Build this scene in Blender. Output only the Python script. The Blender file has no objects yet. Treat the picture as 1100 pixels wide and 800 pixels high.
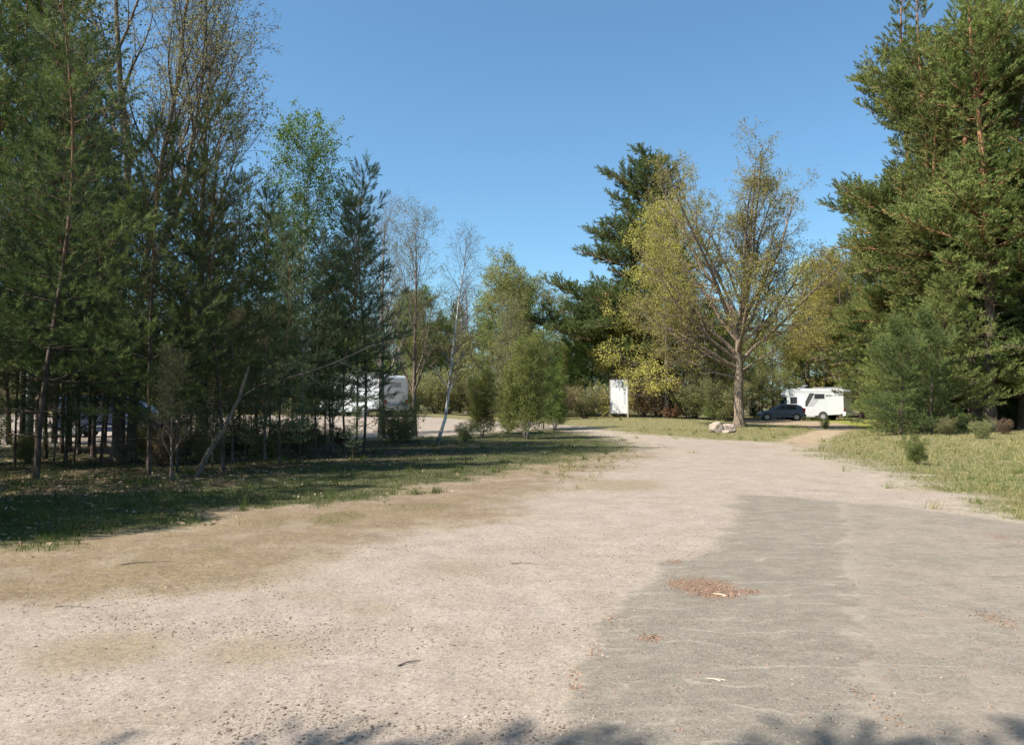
import bpy, bmesh, math, random
import numpy as np
from mathutils import Vector, Matrix, Quaternion
R = math.radians
PI = math.pi
scene = bpy.context.scene
C = scene.collection

# ------------------------------------------------------------------ camera
F = 832.0; CX, CY = 550.0, 400.0; PITCH = math.atan(32 / F); CAMZ = 1.6
cam_d = bpy.data.cameras.new('camera'); cam = bpy.data.objects.new('camera', cam_d); C.objects.link(cam)
cam_d.sensor_fit = 'HORIZONTAL'; cam_d.sensor_width = 36; cam_d.lens = 36 * F / 1100
cam_d.clip_start = 0.05; cam_d.clip_end = 3000
cam.location = (0, 0, CAMZ); cam.rotation_euler = (PI / 2 + PITCH, 0, 0)
scene.camera = cam

def sstep(t):
    t = np.clip(t, 0, 1); return t * t * (3 - 2 * t)

def hgt(x, y):
    x = np.asarray(x, float); y = np.asarray(y, float)
    A = 0.35 * sstep((20 - x) / 8) + 0.28 * sstep((-1 - x) / 6)
    h = A * sstep((y - 38) / 15)
    h = h + 0.03 * np.sin(x * 0.35 + 1.3) * np.sin(y * 0.29) * sstep((y - 6) / 10)
    h = h + 0.22 * sstep((x - 11.5 - 0.1 * (y - 20)) / 5) * sstep((y - 8) / 8) * sstep((46 - y) / 10)
    return h

def ray(px, py):
    u = (CY - py) / F; c, s = math.cos(PITCH), math.sin(PITCH)
    return (px - CX) / F, c - u * s, s + u * c

def at(px, py):
    """pixel of the measured photo -> point on the terrain (X, Y)"""
    dx, dy, dz = ray(px, py)
    if dz > -0.004: dz = -0.004
    t = -CAMZ / dz; lo = 0
    for t_ in np.linspace(1, 160, 1400):
        if CAMZ + dz * t_ <= float(hgt(dx * t_, dy * t_)): t = t_; break
    return dx * t, dy * t

def zat(py, Y):
    dx, dy, dz = ray(CX, py); return CAMZ + dz / dy * Y

# ------------------------------------------------------------------ tagging
def tag(o, label=None, cat=None, group=None, kind=None):
    if label: o['label'] = label
    if cat: o['category'] = cat
    if group: o['group'] = group
    if kind: o['kind'] = kind
    return o

def link(name, data, parent=None):
    o = bpy.data.objects.new(name, data); C.objects.link(o)
    if parent: o.parent = parent
    return o

def empty(name, loc=(0, 0, 0), rz=0):
    o = bpy.data.objects.new(name, None); C.objects.link(o); o.location = loc; o.rotation_euler = (0, 0, rz)
    o.empty_display_size = 0.2
    return o

# ------------------------------------------------------------------ numpy mesh
def npmesh(name, V, faces, mats, midx=None, smooth=False, tone=None, pattr=None):
    """faces: list of int arrays (M,k)"""
    me = bpy.data.meshes.new(name)
    V = np.asarray(V, np.float32)
    me.vertices.add(len(V)); me.vertices.foreach_set('co', V.ravel())
    tot = [np.full(len(f), f.shape[1], np.int32) for f in faces]
    loops = np.concatenate([f.ravel() for f in faces]).astype(np.int32)
    tot = np.concatenate(tot); start = np.concatenate([[0], np.cumsum(tot)[:-1]]).astype(np.int32)
    me.loops.add(len(loops)); me.loops.foreach_set('vertex_index', loops)
    me.polygons.add(len(tot)); me.polygons.foreach_set('loop_start', start)
    for m in mats: me.materials.append(m)
    if midx is not None: me.polygons.foreach_set('material_index', np.asarray(midx, np.int32))
    me.polygons.foreach_set('use_smooth', np.full(len(tot), smooth, bool))
    if tone is not None:
        a = me.attributes.new('tone', 'FLOAT', 'FACE'); a.data.foreach_set('value', np.asarray(tone, np.float32))
    for k, v in (pattr or {}).items():
        a = me.attributes.new(k, 'FLOAT', 'POINT'); a.data.foreach_set('value', np.asarray(v, np.float32))
    me.update(calc_edges=True); me.validate()
    return me

def norm(a): return a / np.maximum(np.linalg.norm(a, axis=-1, keepdims=True), 1e-9)

# ------------------------------------------------------------------ materials
class NT:
    def __init__(s, name):
        s.m = bpy.data.materials.new(name); s.m.use_nodes = True; s.t = s.m.node_tree; s.n = s.t.nodes; s.n.clear()
        s.out = s.n.new('ShaderNodeOutputMaterial')
    def node(s, ty, **kw):
        n = s.n.new(ty)
        for k, v in kw.items():
            if k.startswith('_'): setattr(n, k[1:], v)
        return n
    def put(s, n, i, v):
        if v is None: return
        if hasattr(v, 'is_linked') or isinstance(v, bpy.types.NodeSocket): s.t.links.new(v, n.inputs[i])
        else:
            if isinstance(v, (tuple, list)) and len(v) == 3 and n.inputs[i].type == 'RGBA': v = (*v, 1)
            n.inputs[i].default_value = v
    def coord(s, which='Object', scale=None):
        c = s.n.new('ShaderNodeTexCoord').outputs[which]
        if scale:
            mp = s.n.new('ShaderNodeMapping'); s.t.links.new(c, mp.inputs[0]); mp.inputs['Scale'].default_value = scale; c = mp.outputs[0]
        return c
    def noise(s, vec, scale, detail=4, rough=.6, dist=0):
        n = s.n.new('ShaderNodeTexNoise'); s.put(n, 'Vector', vec); s.put(n, 'Scale', scale); s.put(n, 'Detail', detail)
        s.put(n, 'Roughness', rough); s.put(n, 'Distortion', dist); return n.outputs[0]
    def vor(s, vec, scale, feat='F1', out=0):
        n = s.n.new('ShaderNodeTexVoronoi'); n.feature = feat; s.put(n, 'Vector', vec); s.put(n, 'Scale', scale); return n.outputs[out]
    def attr(s, name, ty='GEOMETRY'):
        n = s.n.new('ShaderNodeAttribute'); n.attribute_name = name; n.attribute_type = ty; return n.outputs['Fac']
    def math(s, op, a, b=None, c=None, clamp=False):
        n = s.n.new('ShaderNodeMath'); n.operation = op; n.use_clamp = clamp
        s.put(n, 0, a); s.put(n, 1, b); s.put(n, 2, c); return n.outputs[0]
    def mix(s, f, a, b, mode='MIX'):
        n = s.n.new('ShaderNodeMix'); n.data_type = 'RGBA'; n.blend_type = mode
        s.put(n, 0, f); s.put(n, 6, a); s.put(n, 7, b); return n.outputs[2]
    def ramp(s, v, lo, hi):
        n = s.n.new('ShaderNodeMapRange'); s.put(n, 0, v); s.put(n, 1, lo); s.put(n, 2, hi); n.interpolation_type = 'SMOOTHSTEP'; return n.outputs[0]
    def bump(s, h, strength, dist):
        n = s.n.new('ShaderNodeBump'); s.put(n, 'Height', h); s.put(n, 'Strength', strength); s.put(n, 'Distance', dist); return n.outputs[0]
    def principled(s, col, rough=.8, metal=0, normal=None, spec=None, **kw):
        b = s.n.new('ShaderNodeBsdfPrincipled'); s.put(b, 'Base Color', col); s.put(b, 'Roughness', rough); s.put(b, 'Metallic', metal)
        if normal is not None: s.put(b, 'Normal', normal)
        if spec is not None: s.put(b, 'Specular IOR Level', spec)
        for k, v in kw.items(): s.put(b, k.replace('_', ' '), v)
        return b.outputs[0]
    def done(s, sh): s.t.links.new(sh, s.out.inputs[0]); return s.m

def simple(name, col, rough=.6, metal=0, var=.12, scale=6, coat=0, spec=None):
    m = NT(name); n = m.noise(m.coord(), scale, 5)
    dark = tuple(c * (1 - var) for c in col); light = tuple(min(1, c * (1 + var)) for c in col)
    c = m.mix(m.ramp(n, .3, .7), dark, light)
    b = m.principled(c, rough, metal, spec=spec, **({'Coat_Weight': coat} if coat else {}))
    return m.done(b)

def leafmat(name, c0, c1, c2, trans=.35, rough=.65, objvar=.22, spec=.12):
    """c0..c1 by clump tone, c2 the odd accent"""
    m = NT(name); t = m.attr('tone')
    oi = m.n.new('ShaderNodeObjectInfo').outputs['Random']
    rnd = m.n.new('ShaderNodeNewGeometry').outputs['Random Per Island']
    c = m.mix(t, c0, c1)
    c = m.mix(m.ramp(rnd, .82, 1.0), c, c2)
    hsv = m.n.new('ShaderNodeHueSaturation'); m.put(hsv, 'Color', c)
    m.put(hsv, 'Value', m.math('MULTIPLY_ADD', oi, objvar * 2, 1 - objvar))
    m.put(hsv, 'Hue', m.math('MULTIPLY_ADD', oi, .03, .485))
    c = hsv.outputs[0]
    p = m.principled(c, rough, spec=spec)
    tr = m.n.new('ShaderNodeBsdfTranslucent'); m.put(tr, 0, m.mix(.35, c, (1.0, 1.0, .4), 'MULTIPLY'))
    c2n = m.n.new('ShaderNodeMixShader'); m.put(c2n, 0, trans); m.t.links.new(p, c2n.inputs[1]); m.t.links.new(tr.outputs[0], c2n.inputs[2])
    return m.done(c2n.outputs[0])

def barkmat(name, ca, cb, sc=(9, 9, 2.2), upper=None, zlo=3, zhi=8, bump=.6):
    m = NT(name); v = m.coord('Object', sc)
    n = m.noise(v, 2.2, 6, .65); w = m.vor(v, 2.5)
    c = m.mix(m.ramp(n, .35, .68), ca, cb)
    c = m.mix(m.ramp(w, .0, .5), tuple(x * .55 for x in ca), c)
    if upper:
        sx = m.n.new('ShaderNodeSeparateXYZ'); m.put(sx, 0, m.coord('Object'))
        z = m.math('ADD', sx.outputs[2], m.math('MULTIPLY', m.noise(m.coord('Object'), .8), 3))
        c = m.mix(m.ramp(z, zlo, zhi), c, m.mix(m.ramp(n, .3, .7), tuple(x * .55 for x in upper), upper))
    g = m.noise(m.coord('Object'), 1.1, 3)
    c = m.mix(m.math('MULTIPLY', m.ramp(g, .5, .75), .4), c, (.10, .12, .07))
    return m.done(m.principled(c, .9, normal=m.bump(m.math('ADD', n, w), bump, .03), spec=.2))

def birchmat():
    m = NT('birch_bark'); v = m.coord('Object')
    sx = m.n.new('ShaderNodeSeparateXYZ'); m.put(sx, 0, v)
    n = m.noise(m.coord('Object', (5, 5, 22)), 1.2, 4, .6)
    c = m.mix(m.ramp(m.noise(v, 3), .3, .7), (.52, .50, .45), (.70, .68, .62))
    c = m.mix(m.ramp(n, .56, .62), c, (.035, .03, .027))
    low = m.math('ADD', sx.outputs[2], m.math('MULTIPLY', m.noise(v, 3), 1.4))
    c = m.mix(m.ramp(low, 1.6, .6), c, (.05, .04, .032))
    tw = m.attr('thin')
    c = m.mix(tw, c, (.10, .065, .05))
    return m.done(m.principled(c, .8, spec=.2))

M = {}
M['pine_bark'] = barkmat('pine_bark', (.06, .044, .035), (.14, .11, .09), upper=(.26, .14, .08), zlo=4, zhi=9)
M['oldpine_bark'] = barkmat('old_pine_bark', (.085, .062, .05), (.20, .145, .12), sc=(5, 5, 1.2), upper=(.34, .17, .09), zlo=7, zhi=13)
M['bark'] = barkmat('grey_bark', (.10, .078, .058), (.22, .18, .14))
M['oak_bark'] = barkmat('oak_bark', (.14, .10, .075), (.33, .26, .20), sc=(6, 6, 1.3), bump=.9)
M['twig'] = barkmat('twig_bark', (.13, .09, .07), (.24, .19, .16))
M['greytwig'] = barkmat('grey_twig_bark', (.17, .14, .12), (.34, .29, .26))
M['dead'] = barkmat('dead_wood', (.19, .145, .115), (.36, .30, .24), bump=.3)
M['birch'] = birchmat()
M['n_dark'] = leafmat('pine_needles_dark', (.065, .098, .035), (.175, .215, .07), (.15, .16, .07), .22)
M['n_blue'] = leafmat('pine_needles_bluish', (.062, .095, .050), (.15, .19, .10), (.16, .18, .10), .22)
M['n_olive'] = leafmat('pine_needles_olive', (.095, .125, .036), (.25, .28, .088), (.22, .19, .08), .24)
M['l_yel'] = leafmat('spring_leaves_yellow', (.27, .235, .06), (.46, .40, .11), (.34, .25, .09), .42)
M['l_pale'] = leafmat('spring_buds_pale', (.21, .20, .09), (.36, .34, .15), (.25, .20, .12), .4)
M['l_fresh'] = leafmat('fresh_birch_leaves', (.15, .20, .05), (.29, .34, .10), (.27, .25, .10), .42)
M['l_oak'] = leafmat('oak_spring_leaves', (.25, .25, .06), (.43, .415, .12), (.30, .24, .12), .42)
M['l_green'] = leafmat('fresh_leaves_green', (.085, .135, .030), (.17, .235, .055), (.24, .26, .08), .42)
M['l_olive'] = leafmat('young_leaves_olive', (.16, .18, .055), (.30, .31, .11), (.27, .20, .10), .38)
M['l_brown'] = leafmat('dry_brown_leaves', (.12, .085, .05), (.26, .19, .11), (.33, .25, .16), .3)
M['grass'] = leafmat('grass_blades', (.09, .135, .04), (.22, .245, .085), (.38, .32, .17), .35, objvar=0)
M['shadegrass'] = leafmat('shade_darkened_grass_blades', (.036, .066, .014), (.10, .135, .032), (.22, .19, .08), .3, objvar=0)  # darker copy of the grass colour, the grove's shade mixed into it
M['drygrass'] = leafmat('dry_grass_blades', (.24, .21, .085), (.42, .36, .17), (.16, .19, .06), .3, objvar=0)
M['litter'] = leafmat('leaf_litter', (.14, .09, .055), (.36, .27, .18), (.5, .42, .32), .15, objvar=0)
M['bracken'] = leafmat('bracken', (.20, .11, .06), (.38, .22, .12), (.3, .25, .12), .2)

# ------------------------------------------------------------------ ground masks
def W(*a): return ('w',) + a
def poly(pts):
    out = []
    for p in pts:
        out.append((p[1], p[2]) if p[0] == 'w' else at(*p))
    return np.array(out)

def sdist(P, poly_):
    """signed distance, positive inside. P (N,2)"""
    x, y = P[:, 0], P[:, 1]; d = np.full(len(P), 1e9); ins = np.zeros(len(P), bool)
    n = len(poly_)
    for i in range(n):
        a = poly_[i]; b = poly_[(i + 1) % n]; e = b - a; w = P - a
        t = np.clip((w @ e) / max(e @ e, 1e-9), 0, 1)
        q = w - t[:, None] * e; d = np.minimum(d, (q * q).sum(1))
        c = ((a[1] <= y) != (b[1] <= y))
        with np.errstate(divide='ignore', invalid='ignore'):
            xi = a[0] + (y - a[1]) / (b[1] - a[1] if b[1] != a[1] else 1e-9) * (b[0] - a[0])
        ins ^= c & (x < xi)
    d = np.sqrt(d)
    return np.where(ins, d, -d)

GRAVEL = poly([W(-60, -40), W(-60, 5.0), (-120, 668), (16, 648), (150, 640), (260, 626), (330, 602), (430, 577), (520, 560), (585, 524),
               (640, 505), (690, 490), (688, 480), (660, 471), (620, 463.5), (590, 461), (540, 463), (470, 469), (330, 473), (200, 477), (16, 480),
               W(-40, 33), W(-80, 33), W(-80, 60), W(-30, 60), W(-12, 56), W(-5, 53), W(0, 50.5), (630, 458.5), (700, 467), (760, 472),
               (835, 475), (868, 479), (872, 487), (940, 503), (1000, 522), (1082, 550), (1180, 584), W(16, 5), W(18, -40)])
ASPH = poly([(789, 532), (900, 538), (1000, 549), (1082, 562), (1200, 585), W(12, 5), W(12, -30), W(-.9, -30), W(-.6, 1.5), (590, 900), (598, 800), (622, 720),
             (655, 668), (708, 612), (772, 590), (783, 572), (787, 552)])
GROVE = poly([W(-60, 9.2), (-120, 594), (16, 588), (130, 577), (250, 550), (340, 544), (480, 520), (560, 504), (640, 489), (690, 481), (655, 469), (600, 461.5),
              (540, 463), (470, 469), (330, 473), (200, 477), (16, 480), W(-60, 33)])
LITTER = poly([(-60, 540), (60, 535), (250, 522), (420, 495), (500, 487), (520, 476), (400, 477), (200, 482), (-60, 490)])
PATH = poly([(835, 475), (856, 468), (880, 462), (860, 456.5), (800, 454.5), (800, 450), (838, 449.3), (858, 451), (905, 455), (925, 459), (903, 466), (888, 473), (872, 482)])
LAWN = poly([(858, 449.5), (990, 452), (960, 460), (925, 460), (890, 456)])
def ell(px, py, rx, ry):
    X, Y = at(px, py); return (X, Y, rx * Y / F, ry * Y * Y / (F * CAMZ))
ELL_G = [(ell(362, 556, 34, 9), 1.), (ell(450, 545, 70, 9), .62), (ell(540, 537, 30, 7), .5), (ell(235, 592, 26, 6), .55), (ell(60, 590, 60, 7), .6), (ell(300, 560, 70, 10), .5),
         (ell(150, 600, 60, 8), .42), (ell(655, 482, 30, 3), .8), (ell(740, 491, 20, 2), .1)]
ELL_D = [(ell(665, 521, 62, 8), .95), (ell(200, 620, 170, 22), .8), (ell(520, 524, 110, 12), .7), (ell(400, 655, 60, 14), .55), (ell(270, 700, 110, 30), .62),
         (ell(110, 700, 120, 34), .72), (ell(812, 480, 38, 4), .5), (ell(560, 650, 40, 8), .3), (ell(90, 780, 100, 20), .5), (ell(500, 610, 120, 20), .5), (ell(330, 640, 120, 14), .5)]
ELL_R = [(ell(752, 634, 42, 10), .95), (ell(768, 642, 36, 9), .9), (ell(802, 640, 26, 4), .75), (ell(726, 630, 18, 5), .7), (ell(724, 605, 12, 5), .7), (ell(1070, 668, 30, 14), .5), (ell(1075, 580, 26, 8), .5), (ell(660, 672, 30, 16), .35), (ell(640, 700, 20, 20), .35),
         (ell(700, 692, 16, 5), .7), (ell(790, 585, 14, 8), .4), (ell(618, 740, 16, 30), .35), (ell(940, 760, 22, 50), .3), (ell(725, 470, 8, 2), .1)]

def ellv(P, L):
    v = np.zeros(len(P))
    for (cx, cy, rx, ry), s in L:
        q = ((P[:, 0] - cx) / rx) ** 2 + ((P[:, 1] - cy) / ry) ** 2
        v = np.maximum(v, s * np.exp(-q * 1.1))
    return v

rng = np.random.default_rng(7)
_k = rng.normal(size=(24, 2)); _ph = rng.uniform(0, 6.28, 24)
def wob(P, s):
    v = 0
    for i in range(24):
        f = (1.0 + 0.35 * i) * s; v = v + np.sin(P @ (_k[i] / np.linalg.norm(_k[i])) * f + _ph[i]) / (1 + .35 * i)
    return v / 3.5

def masks(P):
    r = np.maximum(np.hypot(P[:, 0], P[:, 1]), 2.0)
    w = np.minimum(.07 * r, 1.6)
    wv = wob(P, 1.6)
    g = .5 + (sdist(P, GRAVEL) + wv * .05 * np.minimum(r, 14)) / (2 * w)
    a = .5 + (sdist(P, ASPH) + wv * .012 * r + wob(P, 6) * .016 * r) / (1.5 * w)
    gr = .5 + (sdist(P, GROVE) + wv * .06 * np.minimum(r, 14)) / (1.5 * w)
    li = .5 + (sdist(P, LITTER)) / (1.5 * w)
    pa = .5 + (sdist(P, PATH) + wv * .2) / (.9 * w)
    la = .5 + (sdist(P, LAWN)) / (w)
    c = lambda v: np.clip(v, 0, 1)
    # dry bare soil between the grove and the gravel
    front = c(.5 + (29 - P[:, 1]) / 6) * c(.5 + (6 - P[:, 0]) / 3) * (1 - c(gr))
    return dict(gravel=c(g), asph=c(a), grove=c(gr), litter=c(li), path=c(pa), lawn=c(la), front=front,
                dry=ellv(P, ELL_D), green=ellv(P, ELL_G), red=ellv(P, ELL_R))

# polar grid about the camera's foot
ang = np.concatenate([np.radians(np.arange(-48, 48.01, .3)), np.radians(np.arange(51, 309.1, 3.0))])
rad = np.concatenate([[.3, .6, .9, 1.2, 1.5], 1.75 * np.exp(np.linspace(0, math.log(900 / 1.75), 430))])
na, nr = len(ang), len(rad)
AA, RR = np.meshgrid(ang, rad)
GX = (np.sin(AA) * RR).ravel(); GY = (np.cos(AA) * RR).ravel()
P2 = np.stack([GX, GY], 1)
MK = masks(P2)
micro = (wob(P2, 5) * .008 + wob(P2, 1.3) * .018) * np.clip(1.2 - MK['asph'], 0, 1)
GZ = hgt(GX, GY) + np.where(RR.ravel() < 60, micro, 0) + .02 * MK['asph']
GV = np.stack([GX, GY, GZ], 1)
i = np.arange((nr - 1) * na).reshape(nr - 1, na)
nxt = np.roll(i, -1, axis=1)
quads = np.stack([i, nxt, nxt + na, i + na], -1).reshape(-1, 4)[:, ::-1]
fc = P2[quads].mean(1)
fm = {k: v[quads].mean(1) for k, v in MK.items()}
isA = fm['asph'] > .5
isG = (fm['gravel'] > .5) & ~isA
isP = (fm['path'] > .5) & ~isA & ~isG
inner = (np.hypot(fc[:, 0], fc[:, 1]) < 130)

def groundmat():
    m = NT('ground_cover'); v = m.coord('Object')
    A = {k: m.attr(k) for k in ('gravel', 'asph', 'grove', 'litter', 'path', 'lawn', 'front', 'dry', 'green', 'red')}
    big = m.noise(v, .35, 4); mid = m.noise(v, 2.3, 5, .65); fine = m.noise(v, 14, 6, .7); grit = m.noise(v, 90, 4, .75)
    spk = m.vor(v, 55); spk2 = m.vor(v, 22)
    st = m.noise(m.coord('Object', (1, 2.6, 1)), 3.0, 6, .7)
    # ragged: attr + noise -> sharp edge
    def rag(a, amp=.6, k=.12, nn=None):
        nn = nn or m.math('ADD', m.math('MULTIPLY', fine, .5), m.math('MULTIPLY', mid, .5))
        x = m.math('MULTIPLY_ADD', m.math('SUBTRACT', nn, .5), amp * 2, a)
        return m.ramp(x, .5 - k, .5 + k)
    # bare soil and grass floor
    soil = m.mix(m.ramp(mid, .3, .7), (.27, .20, .145), (.38, .30, .22))
    soil = m.mix(m.ramp(fine, .5, .7), soil, (.44, .36, .27))
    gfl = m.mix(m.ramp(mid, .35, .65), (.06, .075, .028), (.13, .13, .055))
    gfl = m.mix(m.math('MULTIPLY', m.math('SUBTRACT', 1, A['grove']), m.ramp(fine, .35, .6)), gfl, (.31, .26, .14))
    gfl = m.mix(m.math('MULTIPLY', m.ramp(fine, .5, .66), .6), gfl, (.27, .21, .12))
    lit = m.mix(m.ramp(fine, .35, .65), (.065, .05, .032), (.19, .14, .09))  # litter floor tone lowered to deepen the shade under the grove
    lit = m.mix(m.ramp(grit, .58, .7), lit, (.33, .26, .19))
    c = gfl
    c = m.mix(m.math('MULTIPLY', m.math('MULTIPLY', rag(A['litter']), m.ramp(m.noise(v, .8, 5, .65), .42, .58)), .85), c, lit)
    straw = m.mix(m.ramp(fine, .3, .7), (.27, .205, .125), (.43, .35, .22))
    front = m.mix(m.math('MULTIPLY', m.ramp(m.math('ADD', st, m.math('MULTIPLY', big, .5)), .66, .86), .8), soil, straw)
    front = m.mix(m.math('MULTIPLY', m.ramp(m.noise(v, 1.3, 6, .7), .50, .64), .7), front, (.46, .39, .31))
    front = m.mix(m.math('MULTIPLY', m.ramp(m.noise(v, 38, 4, .75), .55, .68), .55), front, (.17, .125, .09))
    front = m.mix(m.math('MULTIPLY', m.ramp(m.noise(v, 45, 3, .7), .44, .34), .5), front, (.52, .45, .35))
    c = m.mix(rag(A['front'], .35, .25), c, front)
    lawn = m.mix(m.ramp(mid, .3, .7), (.20, .21, .05), (.34, .32, .085))
    c = m.mix(m.ramp(A['lawn'], .3, .7), c, lawn)
    # gravel
    gv = m.mix(m.ramp(mid, .3, .7), (.445, .37, .295), (.54, .46, .38))
    gv = m.mix(m.math('MULTIPLY', m.ramp(big, .45, .65), .35), gv, (.50, .42, .31))
    gv = m.mix(m.math('MULTIPLY', m.ramp(fine, .52, .72), .5), gv, (.36, .29, .225))
    gv = m.mix(m.math('MULTIPLY', m.ramp(grit, .53, .66), .7), gv, (.23, .185, .15))
    gv = m.mix(m.math('MULTIPLY', m.ramp(grit, .44, .33), .7), gv, (.74, .67, .59))
    gv = m.mix(m.math('MULTIPLY', rag(A['dry'], .5, .22), .7), gv, straw)
    gv = m.mix(m.math('MULTIPLY', m.ramp(m.noise(v, 42, 5, .75), .57, .66), .45), gv, (.25, .20, .155))
    gv = m.mix(m.math('MULTIPLY', m.ramp(m.noise(v, .9, 6, .7), .52, .64), .38), gv, (.37, .295, .215))
    c = m.mix(rag(A['gravel'], .75, .34), c, gv)
    pth = m.mix(m.ramp(mid, .3, .7), (.33, .235, .165), (.46, .36, .275))
    c = m.mix(rag(A['path'], .4, .2), c, pth)
    vc = m.n.new('ShaderNodeTexVoronoi'); m.put(vc, 'Vector', v); m.put(vc, 'Scale', 34.0)
    sv = m.n.new('ShaderNodeSeparateColor'); m.put(sv, 0, vc.outputs['Color'])
    vc2 = m.n.new('ShaderNodeTexVoronoi'); m.put(vc2, 'Vector', v); m.put(vc2, 'Scale', 85.0)
    sv2 = m.n.new('ShaderNodeSeparateColor'); m.put(sv2, 0, vc2.outputs['Color'])
    cellv = m.math('MULTIPLY_ADD', sv.outputs[0], .22, m.math('MULTIPLY_ADD', sv2.outputs[0], .30, .74))
    dk = m.math('MULTIPLY', m.ramp(sv.outputs[1], .90, .94), m.ramp(vc.outputs[0], .42, .25))
    # worn asphalt, dusty
    asb = m.mix(m.ramp(mid, .3, .7), (.325, .285, .23), (.40, .355, .29))
    asb = m.mix(m.math('MULTIPLY', m.ramp(grit, .48, .64), .75), asb, (.17, .15, .125))
    asb = m.mix(m.math('MULTIPLY', m.ramp(grit, .46, .34), .75), asb, (.58, .53, .45))
    vv = m.node('ShaderNodeVectorMath', _operation='ADD'); m.put(vv, 0, v)
    nz = m.n.new('ShaderNodeTexNoise'); m.put(nz, 'Vector', v); m.put(nz, 'Scale', 3.5); m.put(nz, 'Detail', 4)
    sc = m.node('ShaderNodeVectorMath', _operation='SCALE'); m.put(sc, 0, nz.outputs[1]); m.put(sc, 'Scale', .55); m.put(vv, 1, sc.outputs[0])
    mpp = m.n.new('ShaderNodeMapping'); m.put(mpp, 0, vv.outputs[0]); mpp.inputs['Scale'].default_value = (.8, 2.1, 1)
    wv_ = m.n.new('ShaderNodeTexWave'); wv_.bands_direction = 'Y'; m.put(wv_, 'Vector', v); m.put(wv_, 'Scale', .9); m.put(wv_, 'Distortion', 7.0); m.put(wv_, 'Detail', 4.0); m.put(wv_, 'Detail Scale', 1.6)
    ck = m.math('MULTIPLY', m.ramp(wv_.outputs[1], .965, 1.0), m.ramp(mid, .42, .6))
    crk = m.math('MULTIPLY', m.ramp(m.noise(v, 5.5, 5, .7), .56, .66), .45)
    asb = m.mix(crk, asb, (.46, .405, .32))
    asb = m.mix(m.math('MULTIPLY', ck, .8), asb, (.52, .47, .39))
    # dust lying over the right-hand half of the road and along its seam
    sx = m.n.new('ShaderNodeSeparateXYZ'); m.put(sx, 0, v)
    seam = m.math('SUBTRACT', sx.outputs[0], m.math('MULTIPLY_ADD', sx.outputs[1], .408, .165))
    seam = m.math('ADD', seam, m.math('MULTIPLY', m.math('SUBTRACT', mid, .5), .7))
    dustR = m.math('MULTIPLY', m.ramp(seam, -.03, .08), m.math('MULTIPLY_ADD', m.ramp(m.noise(v, 1.6, 6, .7), .58, .42), .55, .12))
    pk = m.mix(m.ramp(fine, .3, .7), (.42, .345, .275), (.52, .44, .36))
    asb = m.mix(dustR, asb, pk)
    line = m.math('MULTIPLY', m.ramp(m.math('ABSOLUTE', m.math('SUBTRACT', seam, .06)), .14, .0), m.math('MULTIPLY', m.ramp(mid, .35, .6), .5))
    asb = m.mix(line, asb, (.55, .47, .38))
    asb = m.mix(m.math('MULTIPLY', m.ramp(m.math('ADD', st, m.math('MULTIPLY', big, .3)), .62, .8), .5), asb, (.50, .43, .35))
    am = rag(A['asph'], .5, .12)
    c = m.mix(am, c, asb)
    cc_ = m.node('ShaderNodeCombineColor')
    for q_ in range(3): m.put(cc_, q_, cellv)
    c = m.mix(m.math('MULTIPLY_ADD', am, -.35, 1), c, m.mix(1.0, c, cc_.outputs[0], 'MULTIPLY'))
    c = m.mix(m.math('MULTIPLY', dk, m.math('MULTIPLY_ADD', am, -.5, .75)), c, (.16, .125, .10))
    # green tufts' floor, then rusty needles
    c = m.mix(m.math('MULTIPLY', rag(A['green'], .5, .2), .75), c, gfl)
    rust = m.mix(m.ramp(grit, .4, .6), (.29, .185, .12), (.42, .30, .21))
    c = m.mix(m.math('MULTIPLY', rag(A['red'], .55, .22, fine), .85), c, rust)
    c = m.mix(1.0, c, (.565, .555, .565), 'MULTIPLY')
    c = m.mix(m.math('MULTIPLY', m.math('ADD', m.math('MULTIPLY', A['front'], m.math('SUBTRACT', 1, A['gravel'])), m.math('MULTIPLY', am, .75), clamp=True), 1.0), c, m.mix(1.0, c, m.mix(am, (.93, .89, .82), (.84, .85, .83)), 'MULTIPLY'))
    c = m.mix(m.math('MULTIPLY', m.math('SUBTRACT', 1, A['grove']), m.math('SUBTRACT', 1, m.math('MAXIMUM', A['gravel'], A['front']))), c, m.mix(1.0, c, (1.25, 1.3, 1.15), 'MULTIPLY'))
    h = m.math('ADD', m.math('MULTIPLY', grit, .35), m.math('MULTIPLY', fine, .8))
    h = m.math('SUBTRACT', h, m.math('MULTIPLY', m.ramp(spk2, .25, .0), -.25))
    h = m.math('MULTIPLY', h, m.math('MULTIPLY_ADD', am, -.65, 1))
    return m.done(m.principled(c, .95, normal=m.bump(h, .7, .016), spec=.15))
M['ground'] = groundmat()

def submesh(name, sel):
    q = quads[sel]; u, inv = np.unique(q, return_inverse=True); q2 = inv.reshape(-1, 4)
    me = npmesh(name, GV[u], [q2], [M['ground']], smooth=True, pattr={k: v[u] for k, v in MK.items()})
    return link(name, me)
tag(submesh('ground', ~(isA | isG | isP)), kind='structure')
tag(submesh('gravel_road', isG), kind='structure')
tag(submesh('asphalt_road', isA), kind='structure')
tag(submesh('dirt_path', isP), kind='structure')

def gz(P):
    mk = masks(P); mic = (wob(P, 5) * .008 + wob(P, 1.3) * .018) * np.clip(1.2 - mk['asph'], 0, 1)
    return hgt(P[:, 0], P[:, 1]) + np.where(np.hypot(P[:, 0], P[:, 1]) < 60, mic, 0) + .02 * mk['asph'], mk

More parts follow.
